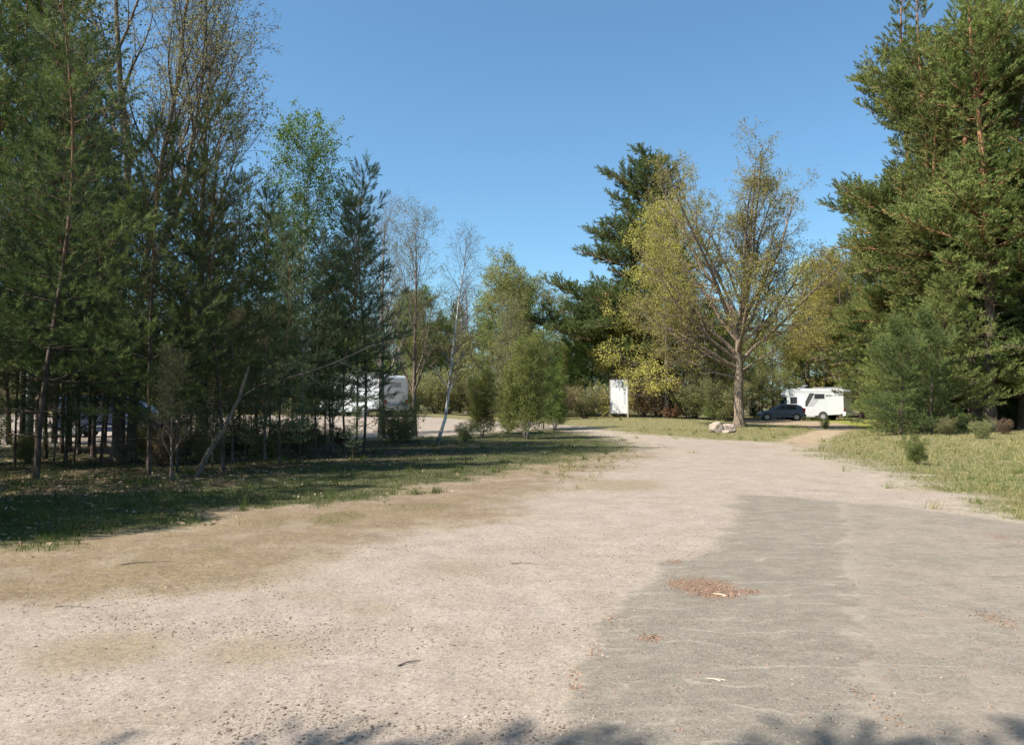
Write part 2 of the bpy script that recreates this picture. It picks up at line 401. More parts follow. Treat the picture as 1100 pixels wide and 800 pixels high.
def sample(n, x0, x1, y0, y1):
    """points spread evenly over a stretch of ground as seen from the road"""
    px = rng.uniform(x0, x1, n); py = rng.uniform(y0, y1, n)
    u = (CY - py) / F; c, s = math.cos(PITCH), math.sin(PITCH)
    dz = s + u * c; dy = c - u * s; t = -CAMZ / dz
    for _ in range(3): t = -(CAMZ - hgt((px - CX) / F * t, dy * t)) / dz
    P = np.stack([(px - CX) / F * t, dy * t], 1)
    return P[(t > 0) & (t < 110)]

def blades(P, z, hmin, hmax, w0, wk, lean=.5, tone=None):
    n = len(P); h = rng.uniform(hmin, hmax, n); D = np.hypot(P[:, 0], P[:, 1]); w = np.maximum(w0, wk * D) * rng.uniform(.6, 1.3, n)
    a = rng.uniform(0, 2 * PI, n); ba = rng.uniform(0, 2 * PI, n); ln = rng.uniform(.1, lean, n) * h
    wd = np.stack([np.cos(a), np.sin(a), 0 * a], 1) * (w / 2)[:, None]
    b = np.stack([P[:, 0], P[:, 1], z - .01], 1)
    mid = b + np.stack([np.cos(ba) * ln * .35, np.sin(ba) * ln * .35, h * .6], 1)
    tip = b + np.stack([np.cos(ba) * ln, np.sin(ba) * ln, h], 1)
    V = np.stack([b - wd, b + wd, mid + wd * .6, mid - wd * .6, tip], 1).reshape(-1, 3)
    k = np.arange(n)[:, None] * 5
    q = k + np.array([[0, 1, 2, 3]]); t = k + np.array([[3, 2, 4]])
    tn = rng.uniform(0, 1, n) if tone is None else tone
    return V, q, t, tn

def grassobj(name, P, z, mat, label_kind='stuff', **kw):
    V, q, t, tn = blades(P, z, **kw)
    me = npmesh(name, V, [q, t], [mat], tone=np.concatenate([tn, tn]))
    o = link(name, me); tag(o, kind='stuff'); return o

# grass: the shaded strip under the grove
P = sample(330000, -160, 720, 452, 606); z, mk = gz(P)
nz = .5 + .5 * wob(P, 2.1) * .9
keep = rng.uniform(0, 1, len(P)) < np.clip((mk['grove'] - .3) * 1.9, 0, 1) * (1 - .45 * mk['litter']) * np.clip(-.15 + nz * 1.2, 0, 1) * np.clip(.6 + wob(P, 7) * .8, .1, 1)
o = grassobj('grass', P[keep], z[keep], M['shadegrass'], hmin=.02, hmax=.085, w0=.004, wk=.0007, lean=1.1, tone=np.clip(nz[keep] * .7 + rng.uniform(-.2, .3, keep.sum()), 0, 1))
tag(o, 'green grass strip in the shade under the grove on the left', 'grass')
# grass of the right-hand verge, of the oak's island and beyond
P = sample(260000, 600, 1260, 447, 600); z, mk = gz(P)
nz = .5 + .5 * (wob(P, 1.4) + .6 * wob(P, .45))
off = (1 - mk['gravel']) * (1 - mk['path']) * (1 - mk['asph']) * (1 - mk['grove'])
keep = rng.uniform(0, 1, len(P)) < np.clip((off - .35) * 2, 0, 1) * (1 - .8 * mk['lawn']) * np.clip(.55 + .9 * wob(P, 3.7), .12, 1)
P, z, nz = P[keep], z[keep], nz[keep]
right = P[:, 0] > 11
dry = rng.uniform(0, 1, len(P)) < np.clip(.2 + 1.2 * (.5 - nz) + .3 * (P[:, 1] > 24), .06, .9)
rt = np.clip(rng.uniform(0, 1, len(P)) * .6 + nz * .4, 0, 1)
o = grassobj('grass', P[~dry], z[~dry], M['grass'], hmin=.015, hmax=.085, w0=.005, wk=.0007, lean=1.4, tone=rt[~dry])
tag(o, 'green grass of the sunlit verges right of the road and around the bare tree', 'grass')
o = grassobj('dry_grass', P[dry], z[dry], M['drygrass'], hmin=.02, hmax=.13, w0=.004, wk=.0006, tone=rt[dry], lean=1.8)
tag(o, 'straw coloured dry grass mixed into the sunlit verges', 'grass')
# sparse dry tufts on the trodden soil
P = sample(150000, -100, 760, 484, 830); z, mk = gz(P)
st = wob(P * np.array([1, 1.7]), 3.0)
pr = np.clip(.42 * mk['front'] * (1 - mk['gravel']) + .55 * mk['dry'] ** 1.5, 0, 1) * np.clip(.45 + .9 * st, 0, 1) * (1 - mk['asph'])
keep = rng.uniform(0, 1, len(P)) < pr
o = grassobj('dry_grass', P[keep], z[keep], M['drygrass'], hmin=.008, hmax=.035, w0=.0025, wk=.0005, lean=1.8)
tag(o, 'short trampled straw scattered over the bare soil at the front left', 'grass')
keep = rng.uniform(0, 1, len(P)) < np.clip(mk['green'] * 1.3 - .25, 0, 1) * np.clip(.6 + .9 * st, 0, 1) * .8
o = grassobj('grass', P[keep], z[keep], M['grass'], hmin=.02, hmax=.08, w0=.003, wk=.0005, lean=1.2, tone=rng.uniform(.4, 1, keep.sum()))
tag(o, 'small green grass patches on the bare soil in front of the grove', 'grass')

def tufts(C0, rad, nb, **kw):
    n = len(C0); k = rng.integers(nb // 2, nb, n); idx = np.repeat(np.arange(n), k)
    P_ = C0[idx] + rng.normal(size=(len(idx), 2)) * rad * rng.uniform(.5, 1.3, n)[idx][:, None]
    z_, _ = gz(P_); return P_, z_
P = sample(3600, 610, 1260, 449, 600); z, mk = gz(P)
off = (1 - mk['gravel']) * (1 - mk['path']) * (1 - mk['asph']) * (1 - mk['grove']) * (1 - mk['lawn'])
P = P[(rng.uniform(0, 1, len(P)) < off * np.clip(.2 + wob(P, 1.9), .05, 1) * .8)]
P1, z1 = tufts(P[::2], .07, 34); o = grassobj('grass_tufts', P1, z1, M['grass'], hmin=.06, hmax=.20, w0=.005, wk=.0006, lean=.8, tone=rng.uniform(.2, 1, len(P1)))
tag(o, 'taller green grass tufts dotted over the sunlit verges', 'grass')
P1, z1 = tufts(P[1::2], .09, 34); o = grassobj('dry_grass_tufts', P1, z1, M['drygrass'], hmin=.06, hmax=.2, w0=.004, wk=.0005, lean=1.2)
tag(o, 'straw coloured old grass tufts dotted over the sunlit verges', 'grass')
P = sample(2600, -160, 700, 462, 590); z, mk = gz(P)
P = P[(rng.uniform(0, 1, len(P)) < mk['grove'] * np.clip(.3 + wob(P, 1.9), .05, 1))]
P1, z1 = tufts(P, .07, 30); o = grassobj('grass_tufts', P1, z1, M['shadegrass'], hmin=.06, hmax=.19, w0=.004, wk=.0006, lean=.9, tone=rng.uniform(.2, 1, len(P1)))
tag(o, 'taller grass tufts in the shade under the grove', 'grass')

# leaf litter
def flat_bits(P, z, s0, s1, up=.6):
    n = len(P); s = rng.uniform(s0, s1, n); nrm = norm(rng.normal(size=(n, 3)) * up + np.array([0, 0, 1])); a = norm(np.cross(nrm, rng.normal(size=(n, 3)))); b = np.cross(nrm, a)
    c = np.stack([P[:, 0], P[:, 1], z + s * .25], 1); a = a * s[:, None]; b = b * (s * rng.uniform(.35, .7, n))[:, None]
    V = np.stack([c - a, c - b, c + a, c + b], 1).reshape(-1, 3)
    return V, np.arange(n)[:, None] * 4 + np.array([[0, 1, 2, 3]])
P = sample(60000, -160, 620, 468, 600); z, mk = gz(P)
keep = rng.uniform(0, 1, len(P)) < np.clip(mk['litter'] * .8 + mk['grove'] * .10, 0, 1) * np.clip(.5 + wob(P, 2.5), 0, 1)
V, q = flat_bits(P[keep], z[keep], .02, .045)
tag(link('leaf_litter', npmesh('leaf_litter', V, [q], [M['litter']], tone=rng.uniform(0, 1, keep.sum()))), 'brown fallen leaves on the ground between the grove trunks', 'leaf litter', kind='stuff')
# rusty needle and bark debris on the asphalt
P = sample(170000, 590, 1120, 570, 800); z, mk = gz(P)
keep = rng.uniform(0, 1, len(P)) < np.clip(mk['red'] - .18, 0, 1) ** 1.3 * 1.5 + .004 * mk['asph']
V, q = flat_bits(P[keep], z[keep], .004, .012, .35)
M['rust'] = leafmat('rusty_needles', (.20, .115, .065), (.36, .235, .15), (.46, .36, .26), .1, objvar=0)
tag(link('needle_litter', npmesh('needle_litter', V, [q], [M['rust']], tone=rng.uniform(0, 1, keep.sum()))), 'rusty brown pine needles and bark bits drifted on the asphalt', 'needle litter', kind='stuff')

# pebbles (low stones)
ico = bmesh.new(); bmesh.ops.create_icosphere(ico, subdivisions=1, radius=1)
IV = np.array([v.co[:] for v in ico.verts]); IF = np.array([[v.index for v in f.verts] for f in ico.faces]); ico.free()
def stones(P, z, smin, smax, pw=3):
    n = len(P); s = smin + (smax - smin) * rng.uniform(0, 1, n) ** pw
    sc = s[:, None] * rng.uniform(.6, 1.2, (n, 3)) * np.array([1, 1, .55])
    V = IV[None] * sc[:, None, :] * rng.uniform(.75, 1.2, (n, len(IV), 1))
    a = rng.uniform(0, 2 * PI, n); ca, sa = np.cos(a)[:, None], np.sin(a)[:, None]
    x = V[..., 0] * ca - V[..., 1] * sa; y = V[..., 0] * sa + V[..., 1] * ca
    V = np.stack([x + P[:, :1], y + P[:, 1:], V[..., 2] + (z + s * .02)[:, None]], -1).reshape(-1, 3)
    Fc = (np.arange(n)[:, None, None] * len(IV) + IF[None]).reshape(-1, 3)
    return V, Fc, np.repeat(rng.uniform(0, 1, n), len(IF))
def pebmat():
    m = NT('pebbles'); t = m.attr('tone')
    c = m.mix(m.ramp(t, 0, .55), (.12, .09, .07), (.25, .20, .155)); c = m.mix(m.ramp(t, .85, 1), c, (.36, .31, .26))
    return m.done(m.principled(c, .85, spec=.15))
M['peb'] = pebmat()
P = sample(150000, -80, 1160, 500, 812); z, mk = gz(P)
keep = (rng.uniform(0, 1, len(P)) < np.clip(.12 + 1.3 * (wob(P, 1.1) + .6 * wob(P, 4.0)), .06, 1) * (1 - .93 * mk['asph']) * np.clip(mk['gravel'] + .4 * mk['front'], 0, 1))
P, z = P[keep], z[keep]
V, fcs, tn = stones(P, z, .0022, .014, 5)
tag(link('pebbles', npmesh('pebbles', V, [fcs], [M['peb']], tone=tn)), 'small loose pebbles scattered over the gravel in the foreground', 'gravel', kind='stuff')

# ------------------------------------------------------------------ tree building
class Wood:
    def __init__(s): s.g = {}
    def add(s, pts, rads, sides=4):
        s.g.setdefault((len(pts), sides), []).append((pts, rads))
    def build(s, name, mat, thinattr=False):
        Vs, Fs, off, th = [], [], 0, []
        for (n, k), L in s.g.items():
            Pn = np.array([[tuple(p) for p in a[0]] for a in L], float); Rn = np.array([a[1] for a in L], float)
            T = norm(np.gradient(Pn, axis=1)); ref = np.where(np.abs(T.mean(1)[:, 2:3]) > .8, np.array([[1., 0, 0]]), np.array([[0, 0, 1.]]))[:, None, :]
            U = norm(np.cross(T, ref)); Wv = np.cross(T, U)
            a = np.arange(k) / k * 2 * PI
            ring = Pn[:, :, None, :] + Rn[:, :, None, None] * (np.cos(a)[None, None, :, None] * U[:, :, None, :] + np.sin(a)[None, None, :, None] * Wv[:, :, None, :])
            B = len(L); Vs.append(ring.reshape(-1, 3)); th.append(np.repeat(Rn.ravel(), k))
            idx = np.arange(B * n * k).reshape(B, n, k); nx = np.roll(idx, -1, 2)
            q = np.stack([idx[:, :-1], nx[:, :-1], nx[:, 1:], idx[:, 1:]], -1).reshape(-1, 4) + off
            Fs.append(q); off += B * n * k
        pa = {'thin': np.clip((.03 - np.concatenate(th)) / .018, 0, 1)} if thinattr else None
        return npmesh(name, np.concatenate(Vs), [np.concatenate(Fs)], [mat], smooth=True, pattr=pa)

def rv(rd): return Vector((rd.gauss(0, 1), rd.gauss(0, 1), rd.gauss(0, 1)))
def perp(d, a):
    u = d.cross(Vector((0, 0, 1)))
    if u.length < .05: u = d.cross(Vector((1, 0, 0)))
    u.normalize(); v = d.cross(u); return u * math.cos(a) + v * math.sin(a)

def line(rd, p, d, L, n, wander, trop):
    pts = [p.copy()]; d = d.normalized(); q = p.copy(); st = L / (n - 1)
    for _ in range(n - 1):
        d = (d + rv(rd) * wander + Vector((0, 0, trop))).normalized(); q = q + d * st; pts.append(q.copy())
    return pts
def along(pts, t):
    x = t * (len(pts) - 1); i = min(int(x), len(pts) - 2); f = x - i
    return pts[i].lerp(pts[i + 1], f), (pts[i + 1] - pts[i]).normalized()

def needles(name, shoots, mat, K, nl, nw, spread=(.45, 1.2), grp=.9):
    S = np.array([tuple(a[0]) + tuple(a[1]) + (a[2], a[3]) for a in shoots], float); n = len(S)
    g = np.random.default_rng(n)
    p, d, L, tn = S[:, :3], norm(S[:, 3:6]), S[:, 6], S[:, 7]
    u = norm(np.cross(d, g.normal(size=(n, 3)))); v = np.cross(d, u)
    al = (np.arange(K) + .5) / K; al = np.broadcast_to(al, (n, K)) ; ph = np.arange(K) * 2.4 + g.uniform(0, 6.28, (n, 1)); an = g.uniform(*spread, (n, K)) * (1.1 - .5 * al)
    base = p[:, None] + d[:, None] * (L[:, None] * al)[..., None]
    rd_ = np.cos(ph)[..., None] * u[:, None] + np.sin(ph)[..., None] * v[:, None]
    nd = d[:, None] * np.cos(an)[..., None] + rd_ * np.sin(an)[..., None]
    ln = nl * g.uniform(.75, 1.15, (n, K))[..., None]
    wd = norm(np.cross(nd, g.normal(size=(n, K, 3)))) * nw * .5
    V = np.stack([base - wd, base + wd, base + nd * ln], 2).reshape(-1, 3)
    Fc = np.arange(n * K * 3).reshape(-1, 3)
    tone = np.clip(np.repeat(tn, K) + g.uniform(-.15, .15, n * K), 0, 1)
    return npmesh(name, V, [Fc], [mat], tone=tone)

def leaves(name, pos, mat, size, seed=1, jit=.06, droop=.3):
    P_ = np.array([tuple(a[0]) for a in pos], float); tn = np.array([a[1] for a in pos]); n = len(P_); g = np.random.default_rng(seed)
    P_ = P_ + g.normal(size=(n, 3)) * jit; s = size * g.uniform(.6, 1.25, n)
    a = norm(g.normal(size=(n, 3)) + np.array([0, 0, -droop])); b = norm(np.cross(a, g.normal(size=(n, 3))))
    a = a * s[:, None]; b = b * (s * .36)[:, None]
    V = np.stack([P_, P_ + a * .5 + b, P_ + a, P_ + a * .5 - b], 1).reshape(-1, 3)
    return npmesh(name, V, [np.arange(n * 4).reshape(-1, 4)], [mat], tone=np.clip(tn + g.uniform(-.2, .2, n), 0, 1))

def trunk_line(rd, H, lean=(0, 0), wob_=.03, n=12, curve=None):
    pts = []
    ax, ay = rd.uniform(0, 6), rd.uniform(0, 6)
    for i in range(n):
        t = i / (n - 1); x = lean[0] * t + wob_ * H * .3 * math.sin(ax + t * 5) * t; y = lean[1] * t + wob_ * H * .3 * math.sin(ay + t * 4) * t
        if curve: cx, cy = curve(t); x += cx; y += cy
        pts.append(Vector((x, y, H * t)))
    pts[0].z = -.25
    return pts

VAR = {}
def store(key, wood, crown, H, barkname, crownname='crown', thin=False):
    tm = wood.build('trunk', barkname, thin); VAR[key] = (tm, crown, H)

def pine(key, seed, H, zb, Rm, sp, nb, r0, needlemat, bark, K=20, nl=.085, nw=.009, dead0=.6, el=(0, .9), tsp=.13, shsp=.16, shL=.16,
         shape=lambda t: (1 - t) ** .7, lean=(0, 0), curl=.05, deadL=.55, wand=.06, twl=.5, azbias=None, wobt=.05, sub=False, Lv=(.6, 1.12), up=.3):
    rd = random.Random(seed); w = Wood(); sh = []
    tp = trunk_line(rd, H, lean, wobt, 14)
    rr = [r0 * ((1 - i / 13) ** .85) * (1.35 if i == 0 else 1) + .006 for i in range(14)]
    w.add(tp, rr, 8)
    z = dead0; az = rd.uniform(0, 6)
    while z < H - .15:
        t = max(0, (z - zb) / (H - zb)); dead = z < zb
        for k in range(nb + rd.randint(-1, 1)):
            az += 2 * PI / nb + rd.uniform(-.4, .4)
            p, _ = along(tp, z / H); e = el[0] + (el[1] - el[0]) * t + rd.uniform(-.15, .2)
            if dead:
                if rd.random() < .2: continue
                L = deadL * Rm * rd.uniform(.25, 1); e = rd.uniform(-.35, .3)
            else:
                L = Rm * shape(t) * rd.uniform(*Lv)
                if azbias: L *= azbias(az, t)
            d = Vector((math.cos(az) * math.cos(e), math.sin(az) * math.cos(e), math.sin(e)))
            br = max(.006, r0 * .30 * (1 - .6 * t) * min(1, L / Rm + .2))
            pts = line(rd, p, d, L, 6, wand * (1.6 if dead else 1), curl * (0 if dead else 1))
            w.add(pts, [br * (1 - .85 * i / 5) for i in range(6)], 4)
            if dead:
                for q in range(rd.randint(1, 5)):
                    a, dd = along(pts, rd.uniform(.25, .95)); d2 = (dd + perp(dd, rd.uniform(0, 6.3)) * rd.uniform(.5, 1.2)).normalized()
                    w.add(line(rd, a, d2, L * rd.uniform(.15, .45), 4, .2, 0), [br * .4, br * .3, br * .22, .002], 3)
                continue
            cl = rd.uniform(.05, .85)
            sh.append((pts[-1], pts[-1] - pts[-2], shL * 1.1, cl)); sh.append((pts[-2], pts[-1] - pts[-2], shL * 1.2, cl))
            u = .22 if L > .6 else .1; side = 1
            while u < .98:
                a, dd = along(pts, u); side = -side
                lat = dd.cross(Vector((0, 0, 1)));
                if lat.length < .1: lat = Vector((1, 0, 0))
                lat.normalize()
                d2 = (dd * rd.uniform(.5, 1) + lat * side * rd.uniform(.5, 1.1) + Vector((0, 0, rd.uniform(-.1, .55)))).normalized()
                L2 = max(.14, (1 - u) * L * twl + .12) * rd.uniform(.6, 1.2)
                tw = line(rd, a, d2, L2, 3, .12, .08)
                w.add(tw, [br * .35 + .002, br * .25 + .002, .003], 3)
                cc = min(1, max(0, cl + rd.uniform(-.2, .25)))
                sh.append((tw[-1], tw[-1] - tw[-2], shL, cc))
                s = shsp * .6
                while s < L2:
                    a2, d3 = along(tw, s / L2); d4 = (d3 + perp(d3, rd.uniform(0, 6.3)) * rd.uniform(.5, 1.1) + Vector((0, 0, up))).normalized()
                    if sub and L2 > .7:
                        l4 = rd.uniform(.25, .5)
                        for e_ in (0.15, .6, 1): sh.append((a2 + d4 * l4 * e_, (d4 + rv(rd) * .35).normalized(), shL * rd.uniform(.8, 1.2), cc))
                    else: sh.append((a2, d4, shL * rd.uniform(.6, 1.1), cc))
                    s += shsp
                u += tsp / L * rd.uniform(.7, 1.3)
        z += sp * rd.uniform(.8, 1.2)
    # leader
    top = tp[-1]
    for k in range(6):
        a = k * 1.1; d = Vector((math.cos(a) * .35, math.sin(a) * .35, 1)) if k else Vector((0, 0, 1))
        sh.append((top - Vector((0, 0, .12)), d, shL * (2.2 if k == 0 else 1.5), .6))
    store(key, w, needles('crown', sh, needlemat, K, nl, nw), H, bark)
    return len(sh)

def decid(key, seed, H, r0, bark, leafm, lv, leafn, leafs, trunkpts=None, stems=1, sides0=8, tzone=(.25, 1), thin=False, nl_lv=None, leaders=None, jit=.05, tonez=True, lowleaf=1.0):
    """lv: list of dicts per level: n (children per parent), a (angle), l (length, m), w (wander), t (tropism)"""
    rd = random.Random(seed); w = Wood(); lf = []
    last = len(lv) - 1
    def rec(p, d, L, r, k, clump):
        P_ = lv[k]; npt = P_.get('p', 5)
        pts = line(rd, p, d, L, npt, P_['w'], P_['t'])
        w.add(pts, [max(.0025, r * (1 - .8 * i / (npt - 1))) for i in range(npt)], P_.get('s', 4 if k < 2 else 3))
        if k >= last - P_.get('ll', 0) or k == last:
            if leafn and rd.random() < P_.get('lp', 1):
                m_ = max(1, int(round(leafn * rd.uniform(.5, 1.5))))
                for _ in range(m_):
                    a, _d = along(pts, rd.uniform(.2, 1)); lf.append((a, min(1, max(0, clump + rd.uniform(-.2, .2)))))
        if k < last:
            Q = lv[k + 1]; cnt = Q['n'] if isinstance(Q['n'], int) else max(1, int(Q['n'] * L))
            s0 = Q.get('s0', .25)
            for j in range(cnt):
                t = s0 + (1 - s0) * (j + rd.random()) / cnt; t = min(t, .99)
                a, dd = along(pts, t); an = Q['a'] * rd.uniform(.7, 1.25)
                d2 = dd * math.cos(an) + perp(dd, j * 2.4 + rd.uniform(-.5, .5)) * math.sin(an)
                L2 = Q['l'] * rd.uniform(.55, 1.15) * (1.15 - .55 * t)
                L2 = min(L2, L * .95)
                rec(a, d2, L2, max(.003, r * (1 - .75 * t) * .55), k + 1, clump if k > 0 else rd.uniform(.05, .95))
    stemsL = trunkpts if trunkpts else [trunk_line(rd, H)]
    for si, tp in enumerate(stemsL):
        n = len(tp); rs = r0 if si == 0 else r0 * .75
        w.add(tp, [rs * (1 - .88 * (i / (n - 1)) ** .9) * (1.5 if i == 0 else 1) for i in range(n)], sides0)
        Hs = (tp[-1] - tp[0]).length
        Q = lv[0]; cnt = Q['n']
        for j in range(cnt):
            t = tzone[0] + (tzone[1] - tzone[0]) * (j + rd.random() * .7) / cnt; t = min(t, .985)
            a, dd = along(tp, t); an = Q['a'] * rd.uniform(.75, 1.2) * (1.15 - .5 * t)
            d2 = dd * math.cos(an) + perp(dd, j * 2.4 + rd.uniform(-.5, .5)) * math.sin(an)
            L = Q['l'] * rd.uniform(.7, 1.15) * Q.get('prof', lambda t: 1.2 - .9 * t)(t)
            rec(a, d2, L, max(.01, rs * (1 - .85 * t) * .55), 0, rd.uniform(.1, .9))
    if leaders:
        for (p, d, L, r) in leaders: rec(Vector(p), Vector(d), L, r, 0, rd.uniform(.2, .8))
    cm = leaves('crown', lf, leafm, leafs, seed, jit) if lf else None
    store(key, w, cm, H, bark, thin=thin)
    return len(lf)

# --- variants
yk = dict(bark=M['pine_bark'], K=32, nl=.115, nw=.0115, tsp=.18, shsp=.20, shL=.24, el=(-.02, .8), curl=.05, Lv=(.35, 1.2), dead0=.35, deadL=.75, up=.12, shape=lambda t: (.8 + .5 * t) * (1 - t) ** .6 * (1 if t > .12 else .85))
yk2 = dict(yk, shape=lambda t: min(1, .75 + t * 1.5) * (1 - t) ** .55)
pine('yp1', 1, 10, 1.5, 2.0, .50, 5, .040, M['n_dark'], **yk)
pine('yp2', 2, 10, 1.3, 2.2, .50, 5, .046, M['n_dark'], lean=(.5, .2), wobt=.12, **yk2)
pine('yp3', 3, 9, 1.5, 1.8, .48, 5, .038, M['n_blue'], wobt=.12, **yk)
pine('yp4', 4, 9, 1.3, 1.8, .52, 5, .036, M['n_blue'], wobt=.18, **yk2)
pine('yp5', 5, 8, 1.1, 2.0, .44, 5, .042, M['n_dark'], wobt=.10, **yk2)
pine('yp6', 6, 7, 1.0, 1.6, .48, 4, .028, M['n_blue'], wobt=.22, **yk2)
pbk = dict(K=18, nl=.13, nw=.022, dead0=.1, tsp=.16, shsp=.18, shL=.22, el=(-.25, .9), Lv=(.3, 1.3))
pine('pb1', 11, 7, .1, 3.0, .34, 6, .08, M['n_dark'], M['pine_bark'], shape=lambda t: min(1, .72 + 2 * t) * (1 - t) ** .5 * (.8 + .3 * math.sin(t * 13)), wobt=.1, **pbk)
pine('pb2', 12, 7, .1, 2.8, .36, 6, .08, M['n_olive'], M['pine_bark'], shape=lambda t: min(1, .8 + t) * (1 - t) ** .55, wobt=.1, **pbk)
bk = dict(K=13, nl=.17, nw=.044, tsp=.27, shsp=.25, shL=.28, sub=True, twl=.55, Lv=(.5, 1.12))
def lump(f, ph): return lambda t: .72 + .42 * math.sin(t * f + ph)
l1, l2, l3 = lump(19, 1), lump(15, 3), lump(17, 0)
print('bp1', pine('bp1', 21, 26, 2.5, 6.0, .66, 5, .26, M['n_olive'], M['oldpine_bark'], dead0=3, deadL=.35, el=(-.12, .9), shape=lambda t: min(1, .7 + 2 * t) * (1 - t) ** .42 * l1(t), wobt=.06, **bk))
print('bp2', pine('bp2', 22, 26, 2.8, 5.6, .68, 5, .30, M['n_olive'], M['oldpine_bark'], dead0=3, deadL=.3, el=(-.2, .8), shape=lambda t: min(1, .7 + 1.5 * t) * (1 - t) ** .38 * l2(t), wobt=.09, **bk))
print('bp3', pine('bp3', 23, 20, 1.2, 5.2, .7, 5, .2, M['n_olive'], M['oldpine_bark'], dead0=1, deadL=.3, el=(-.1, .8), shape=lambda t: (1 - t) ** .5 * l3(t), wobt=.08, **bk))
def op_shape(t): return (1.08 - t * .62) * (.74 + .32 * abs(math.sin(t * 8 + .6))) * (1 if t < .9 else .75)
pine('op', 31, 22, 5.0, 7.4, 1.2, 8, .34, M['n_dark'], M['oldpine_bark'], K=15, nl=.18, nw=.042, tsp=.22, shsp=.22, shL=.28, Lv=(.45, 1.12), sub=True, twl=.6, dead0=4, deadL=.4,
     el=(-.08, .55), shape=op_shape, curl=.035, azbias=lambda az, t: 1.02 + .52 * math.cos(az - PI) * (1 - .5 * t))
L1 = dict(w=.10, t=.03)
def V3(*a): return Vector(a)
# oak: a stout trunk carrying a fan of steep limbs and two low side limbs
otp = [V3(0, 0, -.3), V3(.02, 0, .6), V3(0, .05, 2), V3(.05, 0, 3.6), V3(.0, 0, 5.2), V3(.1, .1, 6.6), V3(.3, .1, 8.5), V3(.5, 0, 10.5), V3(.9, .1, 13), V3(1.1, 0, 15.5), V3(1.3, 0, 17.5)]
orad = .42
oak_lv = [dict(n=4, a=.8, l=3.4, w=.09, t=.05, p=8, s=6), dict(n=14, a=.72, l=3.2, w=.12, t=.06, p=6, s0=.2), dict(n=9, a=.75, l=1.35, w=.16, t=.04, p=4), dict(n=5, a=.8, l=.5, w=.2, t=.02, p=3, s0=.2)]
oak_lead = [((0, 0, 4.6), (-.9, -.35, .55), 9.2, .15), ((.1, 0, 4.4), (.7, .5, .8), 8.5, .13), ((-.05, 0, 4.0), (-.85, .3, .42), 8.5, .13), ((0, 0, 3.9), (.8, -.5, .35), 5.5, .08), ((0, 0, 5.0), (-.8, .1, .8), 9.5, .17), ((.1, 0, 4.6), (.85, -.15, .8), 9.6, .17), ((0, 0, 6.3), (-.46, -.2, 1), 13.2, .17), ((.1, .1, 6.6), (.44, .3, 1), 12.8, .16),
            ((.1, 0, 7.0), (-.22, .3, 1), 12.6, .15), ((.2, 0, 7.4), (.16, -.4, 1), 11.5, .13), ((0, 0, 4.2), (-1, -.2, .28), 7.5, .15), ((0, 0, 3.5), (-.9, .5, .12), 6.0, .10),
            ((0, 0, 5.6), (.35, .8, .75), 8, .13), ((0, 0, 5.2), (-.2, -.9, .7), 7.5, .13), ((.1, 0, 5.9), (.95, .2, .55), 8.5, .12), ((0, 0, 6.0), (-.66, .4, 1), 11.5, .13), ((.2, 0, 7.2), (.27, .05, 1), 12.6, .13), ((.0, 0, 7.2), (-.28, .05, 1), 12.8, .13), ((.1, 0, 6.2), (.66, -.1, 1), 11, .12), ((.3, 0, 8.4), (.35, .1, 1), 9.5, .11), ((.3, 0, 8.6), (-.35, .1, 1), 9.5, .10)]
print('oak', decid('oak', 41, 21.3, orad, M['oak_bark'], M['l_oak'], oak_lv, 3.9, .108, trunkpts=[otp], leaders=oak_lead, tzone=(.55, 1), jit=.07, sides0=12))
# yellow-green spring trees
yl = [dict(n=20, a=1.15, l=5.6, w=.10, t=.015, p=7, s=5), dict(n=11, a=.75, l=2.4, w=.13, t=.0, p=5, s0=.15), dict(n=7, a=.8, l=.95, w=.16, t=-.01, p=4), dict(n=4, a=.8, l=.45, w=.2, t=0, p=3, s0=.2)]
decid('yg1', 51, 14, .24, M['bark'], M['l_yel'], yl, 5.2, .115, tzone=(.10, .98), jit=.09)
decid('yg2', 52, 12, .20, M['bark'], M['l_olive'], yl, 7, .115, tzone=(.08, .98), jit=.09)
decid('yg3', 53, 11, .18, M['bark'], M['l_green'], [dict(yl[0], l=4.2), *yl[1:]], 7, .12, tzone=(.06, .98), jit=.09)
# bare and budding trees
bl = [dict(n=14, a=.62, l=3.4, w=.07, t=.09, p=7, s=5), dict(n=9, a=.55, l=1.7, w=.10, t=.06, p=5, s0=.15), dict(n=7, a=.6, l=.8, w=.13, t=.04, p=4), dict(n=3, a=.6, l=.35, w=.15, t=.03, p=3)]
decid('bare1', 61, 11, .17, M['greytwig'], M['l_pale'], bl, 1, .05, tzone=(.22, .98))
decid('bare2', 62, 9, .12, M['twig'], M['l_olive'], bl, 2, .06, tzone=(.15, .98))
